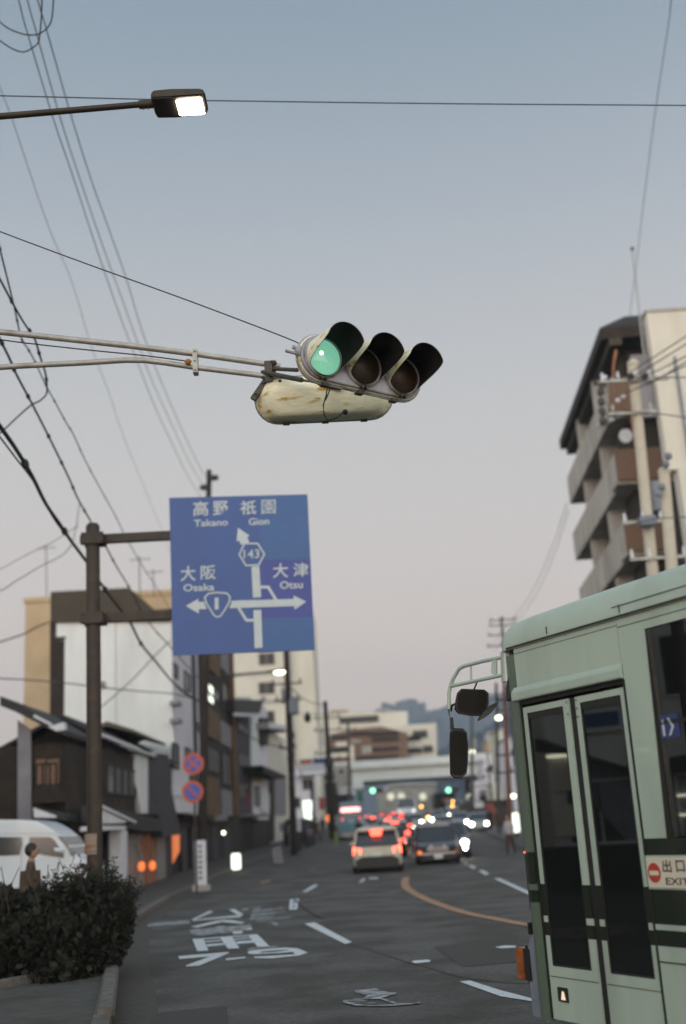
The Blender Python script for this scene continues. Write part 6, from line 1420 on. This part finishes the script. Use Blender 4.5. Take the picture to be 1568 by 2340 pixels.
for px in ([(205, 845), (207, 845), (190, 1010), (188, 1290), (184, 1290), (186, 1010)], [(-500, 812), (500, 812), (500, 816), (-500, 816)]): side('panel_gap', 'grey_panel', px, .004, 0)
side('door_mirror', 'van_white', [(490, 935), (560, 940), (575, 975), (500, 965)], .22, .02, bev=.02)
side('headlight', 'window', [(700, 1070), (765, 1080), (766, 1130), (710, 1120)], .01, -.1)
side('front_bumper', 'bluegrey', [(690, 1240), (775, 1230), (775, 1320), (690, 1325)], .02, -1.68)
for X in (600, -350):
    a, z = SV.hit(*zv(X, 1300)); c = SV.at(a, .42, .02); MB().tube([c, c + Vector((0, .24, 0))], .33, 20).build('wheel', 'tyre', v_)

# ------------------------------------------------------------------ people
M_['skin'] = mat('skin', (.34, .20, .13), .6, 5, .1); M_['hair'] = mat('dark hair', (.015, .012, .01), .6, 10, .2); M_['coat'] = mat('brown coat', (.075, .047, .032), .85, 6, .25); M_['pale'] = mat('pale top', (.38, .36, .37), .85, 6, .15); M_['pink'] = mat('pink skirt', (.34, .17, .14), .85, 6, .15); M_['trous'] = mat('dark trousers', (.02, .02, .025), .85, 6, .2)
def person(label, x, y, z, h, face, top, legs, stride=.25, arm_fwd=.3):
    """body one skinned surface; face = heading in degrees; local +y is forwards"""
    o = thing('person', label, 'person', (x, y, z), R(face), world=False); k = h / 1.7
    V = [(0, 0, .93), (0, 0, 1.12), (0, .0, 1.34), (0, .01, 1.46), (0, .03, 1.53),                       # spine
         (.09, 0, .90), (.10, stride * .55, .50), (.10, stride * .5, .09), (.10, stride * .5 + .16, .04),
         (-.09, 0, .90), (-.10, -stride * .35, .50), (-.10, -stride * .95, .12), (-.10, -stride * .95 + .15, .05),
         (.17, 0, 1.39), (.215, -.03, 1.14), (.22, arm_fwd * .5, .93), (-.17, 0, 1.39), (-.215, .0, 1.14), (-.22, .12, .92)]
    E = [(0, 1), (1, 2), (2, 3), (3, 4), (0, 5), (5, 6), (6, 7), (7, 8), (0, 9), (9, 10), (10, 11), (11, 12), (2, 13), (13, 14), (14, 15), (2, 16), (16, 17), (17, 18)]
    Rr = [.14, .125, .145, .065, .052, .09, .06, .042, .035, .09, .06, .042, .035, .06, .045, .032, .06, .045, .032]
    me = bpy.data.meshes.new('body'); me.from_pydata([Vector(p) * k for p in V], E, []); ob = bpy.data.objects.new('body', me); col.objects.link(ob)
    md = ob.modifiers.new('s', 'SKIN'); sk = me.skin_vertices[0].data
    for i, r_ in enumerate(Rr): sk[i].radius = (r_ * k * (1.15 if i in (1, 2) else 1), r_ * k)
    sk[0].use_root = True
    m2_ = ob.modifiers.new('u', 'SUBSURF'); m2_.levels = 1; m2_.render_levels = 1
    dg = bpy.context.evaluated_depsgraph_get(); dg.update(); nm = bpy.data.meshes.new_from_object(ob.evaluated_get(dg)); bpy.data.objects.remove(ob)
    nm.materials.clear(); nm.materials.append(M_[top]); nm.materials.append(M_[legs]); nm.materials.append(M_['skin'])
    for p in nm.polygons:
        c = p.center / k; p.material_index = 1 if c.z < .93 and abs(c.x) < .19 else (2 if c.z > 1.46 else 0); p.use_smooth = True
    ob = bpy.data.objects.new('body', nm); col.objects.link(ob); ob.parent = o
    hd_ = MB().ball((0, .035 * k, 1.615 * k), .105 * k, 14, (.80, .95, 1.12)); hd_.tube([(0, .125 * k, 1.615 * k), (0, .150 * k, 1.59 * k)], .014 * k, 6)
    for s_ in (-1, 1): hd_.ball((s_ * .085 * k, .03 * k, 1.61 * k), .025 * k, 6, (.4, .8, 1))
    hd_ = hd_.build('head', 'skin', ob)
    MB().ball((0, .005 * k, 1.645 * k), .117 * k, 14, (.84, .96, 1.02)).build('hair', 'hair', o)
    fc = MB()
    for s_ in (-1, 1): fc.ball((s_ * .035 * k, .130 * k, 1.622 * k), .011 * k, 6)
    fc.ball((0, .130 * k, 1.565 * k), .014 * k, 6, (1.6, .5, .4)); fc.build('face_features', 'hair', hd_)
    hn = MB()
    for px_, py_, pz_, s_ in ((.22, arm_fwd * .5, .93, 1), (-.22, .12, .92, -1)):
        b0 = Vector((px_, py_ + .01, pz_ - .03)) * k; hn.ball(b0 - Vector((0, 0, .03)), .034 * k, 8, (.55, .9, 1.2))
        for j, ln in enumerate((.055, .065, .06, .048)):
            a = b0 + Vector((0, (j - 1.5) * .017, -.055)) * k; hn.tube([a, a + Vector((-s_ * .006, .004, -ln * .6)) * k, a + Vector((-s_ * .02, .008, -ln)) * k], .0085 * k, 6, r1=.006 * k)
        a = b0 + Vector((0, .03, -.02)) * k; hn.tube([a, a + Vector((-s_ * .006, .028, -.03)) * k, a + Vector((-s_ * .014, .032, -.05)) * k], .009 * k, 6)
    hn.build('hands', 'skin', o)
    if top == 'coat':
        MB().tube([(0, 0, .72 * k), (0, 0, 1.0 * k), (0, 0, 1.3 * k)], .20 * k, 14, r1=.17 * k).build('coat_skirt', 'coat', o)
    return o
q = P(70, 1950, 19.2); person('person in a brown coat walking right behind the hedge, before the van', q.x, 19.2, .10, 1.60, -75, 'coat', 'trous')
q = P(1168, 1945, 50); person('dark haired person in a pale top standing beside the bus front', q.x, 50, .15, 1.62, 150, 'pale', 'trous')
q = P(668, 1940, 74); person('person in pale clothes standing on the pavement by the white board', q.x, 74, gz(74) + .13, 1.68, 170, 'pale', 'pale', .1)
q = P(825, 1925, 74); person('rider dressed in black in the traffic left of the beige hatchback', q.x - .1, 76, gz(76), 1.6, 0, 'trous', 'trous', .1)

for k, (u, Y, top, lab) in enumerate(((737, 92, 'trous', 'dark dressed person on the left pavement below the low pale building'), (724, 84, 'coat', 'person in brown by the thin pole on the left pavement'), (1120, 86, 'trous', 'dark dressed person before the right shop row'), (1143, 76, 'coat', 'person in a brown coat beside the red brown pole'))):
    q = P(u, 1900, Y); person(lab, q.x, Y, gz(Y) + .13, 1.65, 170 - k * 60, top, 'trous')
# ------------------------------------------------------------------ hedge
def foliage(name, m, parent, blobs, n, s0, s1, seed=1, mi=None):
    rnd = random.Random(seed); mb = MB(); tot = sum(b_[3] * b_[4] * b_[5] for b_ in blobs)
    for cx, cy, cz, rx, ry, rz_ in blobs:
        for i in range(int(n * rx * ry * rz_ / tot)):
            while True:
                a = Vector((rnd.uniform(-1, 1), rnd.uniform(-1, 1), rnd.uniform(-1, 1)))
                if .35 < a.length < 1: break
            a = a.normalized() * (a.length ** .5) * rnd.choice((1, 1, 1, 1.1, 1.2, .9))
            p = Vector((cx + a.x * rx, cy + a.y * ry, cz + a.z * rz_))
            s_ = rnd.uniform(s0, s1); d_ = (a + Vector((rnd.gauss(0, .5), rnd.gauss(0, .5), rnd.gauss(.3, .5)))).normalized(); t_ = d_.cross(Vector((rnd.gauss(0, 1), rnd.gauss(0, 1), rnd.gauss(0, 1)))).normalized()
            mb.add([p - t_ * s_ * .32, p + d_ * s_ * .5 - t_ * s_ * .0 + d_.cross(t_) * s_ * .08, p + t_ * s_ * .32, p - d_ * s_ * .5], [(0, 1, 2, 3)])
    return mb.build(name, m, parent)
hg = thing('hedge', 'dense dark leafy hedge filling the lower left corner by the kerb', 'hedge', (-5.2, 16, .1))
bl_ = []
rnd = random.Random(4)
def hb(u, v, Y, ru, rv, ry):
    u -= 16 if u > 180 else 0; v += 24; rv *= .93; p = P(u, v, Y); k = Y / F; bl_.append((p.x, Y, p.z, ru * k, ry, rv * k))
for u, v, ru, rv, Y in ((262, 2085, 42, 72, 15.9), (272, 2120, 26, 60, 15.6), (240, 2150, 40, 85, 15.5), (225, 2075, 50, 78, 16.1), (165, 2095, 60, 84, 16.1), (165, 2160, 60, 95, 15.5), (105, 2110, 60, 76, 16.2), (95, 2165, 70, 95, 15.4), (30, 2110, 70, 75, 16.0), (30, 2180, 70, 90, 15.3), (-50, 2130, 80, 110, 15.8), (-50, 2200, 80, 90, 15.2), (215, 2185, 40, 55, 15.3), (150, 2205, 60, 55, 15.1),
    (208, 2004, 26, 20, 16.0), (258, 2008, 20, 17, 16.2), (165, 2018, 24, 20, 16.1), (120, 2040, 24, 22, 16.2), (288, 2050, 18, 22, 16.0), (290, 2075, 20, 18, 15.8), (-20, 2060, 50, 60, 16.4), (70, 2030, 26, 22, 16.6)):
    hb(u, v, Y, ru, rv, .75)
foliage('foliage', 'leaf', hg, bl_, 38000, .05, .15, 2)
st_ = MB()
for i in range(26):
    x = -3.5 - rnd.random() * 2.6; y = 15.3 + rnd.random() * 1.4; st_.tube([(x, y, .1), (x + rnd.uniform(-.15, .15), y + rnd.uniform(-.1, .1), .7), (x + rnd.uniform(-.3, .3), y + rnd.uniform(-.2, .2), 1.45)], .014, 5, r1=.005)
st_.build('stems', 'bark', hg)
rnd = random.Random(11); tw = MB()
def sprig(p0, d_, l_, nl, s0, s1):
    for j in range(nl):
        p = p0 + d_ * l_ * (j + 1) / nl; t_ = Vector((rnd.gauss(0, 1), rnd.gauss(0, 1), rnd.gauss(0, .6))).normalized(); s_ = rnd.uniform(s0, s1)
        tw.add([p, p + t_ * s_ * .5 + d_ * s_ * .22, p + t_ * s_, p + t_ * s_ * .5 - d_ * s_ * .12], [(0, 1, 2, 3)])
    tw.tube([p0 - d_ * .1, p0 + d_ * l_], .004, 4)
for i in range(90):
    u = rnd.uniform(90, 300); v = rnd.uniform(2008, 2040) + (28 if u > 275 else 0) + (22 if u < 150 else 0); sprig(P(u, v, rnd.uniform(15.7, 16.4)), Vector((rnd.gauss(.1, .45), rnd.gauss(0, .3), 1)).normalized(), rnd.uniform(.10, .36), 10, .05, .09)
for i in range(64):
    v = rnd.uniform(2020, 2160); u = 292 - abs(v - 2060) * .2 - rnd.uniform(0, 12); sprig(P(u, v, rnd.uniform(15.4, 16.2)), Vector((1, rnd.gauss(0, .4), rnd.gauss(.35, .4))).normalized(), rnd.uniform(.05, .22), 8, .05, .09)
o = tw.build('twigs', 'leaf', hg); o['kind'] = 'stuff'
e0 = G(235, 2242); e1 = G(60, 2276); dd = (e0 - e1).normalized()
pk = MB(); e2 = e1 - dd * 4
pk.hexa([e2 + Vector((0, 0, .05)), e0 + Vector((0, 0, .05)), e0 + Vector((-.03, .14, .05)), e2 + Vector((-.03, .14, .05))], [e2 + Vector((0, 0, .22)), e0 + Vector((0, 0, .22)), e0 + Vector((-.03, .14, .22)), e2 + Vector((-.03, .14, .22))])
tag(pk.build('planter_kerb', 'kerb', bevel=.01), 'low concrete edging in front of the hedge', 'planter edging')
pk = MB(); pz_ = []
for u, v in ((222, 2302), (262, 2302), (272, 2205), (240, 2205)): pz_.append(G(u, v, .20))
pk.hexa([Vector((p.x, p.y, .10)) for p in pz_], pz_); tag(pk.build('kerb_block', 'kerb', bevel=.02), 'pale worn kerb stone at the bottom left, at the end of the hedge', 'kerb stone')
ld_ = MB(); rnd = random.Random(9)
# buildings off to the left and behind, met only in the reflections of the bus glass
for i, (x, y, w_, d_, h_, mt) in enumerate(((-20, 13, 9, 8, 6.5, 'white_wall'), (-22, 25, 9, 9, 9, 'cream_wall'), (-20, 2, 8, 8, 6.5, 'beige_wall'), (-28, -12, 12, 14, 15, 'concrete'))):
    b = thing('corner_building', ['pale corner building off the left edge with blue shop sign', 'brown block off the left edge behind the forecourt', 'low beige house off the left edge', 'grey block behind the camera to the left'][i], 'building', (x, y, 0))
    bx(b, 'wall', mt, x - w_ / 2, x + w_ / 2, y - d_ / 2, y + d_ / 2, 0, h_); pl = EF(x + w_ / 2)
    for k in range(int(h_ // 3)):
        for j in range(3): window(b, pl, y - d_ / 2 + .6 + j * d_ / 3, y - d_ / 2 + 2.3 + j * d_ / 3, 1.0 + k * 3, 2.4 + k * 3, pm='window_lit' if (j + k) % 3 == 0 else 'window')
    if i == 0:
        X = x + w_ / 2
        bx(b, 'shop_sign', 'sign_blue', X, X + .12, 15.1, 15.9, 3.55, 3.85); bx(b, 'sign_band', 'white_trim', X, X + .12, 15.0, 16.0, 3.42, 3.53)
        for y0, y1, z0, z1 in ((16.3, 16.9, 2.95, 3.02), (14.3, 14.6, 2.9, 2.97), (13.2, 13.9, 1.9, 1.96), (13.2, 13.9, 1.5, 1.56)): bx(b, 'lit_tube', 'L_white', X + .1, X + .2, y0, y1, z0, z1)
        bx(b, 'lit_board', 'cream_wall', X, X + .1, 16.35, 16.8, 2.2, 2.9); bx(b, 'lit_board', 'cream_wall', X, X + .1, 16.3, 16.9, 1.2, 1.9)
        m = MB().prism([(13.0, 1.0), (15.2, 1.0), (16.2, 2.2), (16.0, 2.9), (14.9, 2.5), (13.0, 2.4)], 'x', X, X + .05); m.build('sloping_panel', 'bluegrey', b)
        m = MB().prism([(12.0, 2.9), (15.0, 2.6), (16.2, 3.05), (17, 3.4), (17, 3.1), (16.0, 2.95), (14.9, 2.45), (12.0, 2.4)], 'x', X + .06, X + .5); m.build('dark_awning', 'dark_brown', b)
        bx(b, 'dark_hedge', 'recess', X + .3, X + 1, 10, 19, 0, 1.0)
for o in bpy.data.objects:
    if '_w' in o.keys(): del o['_w']
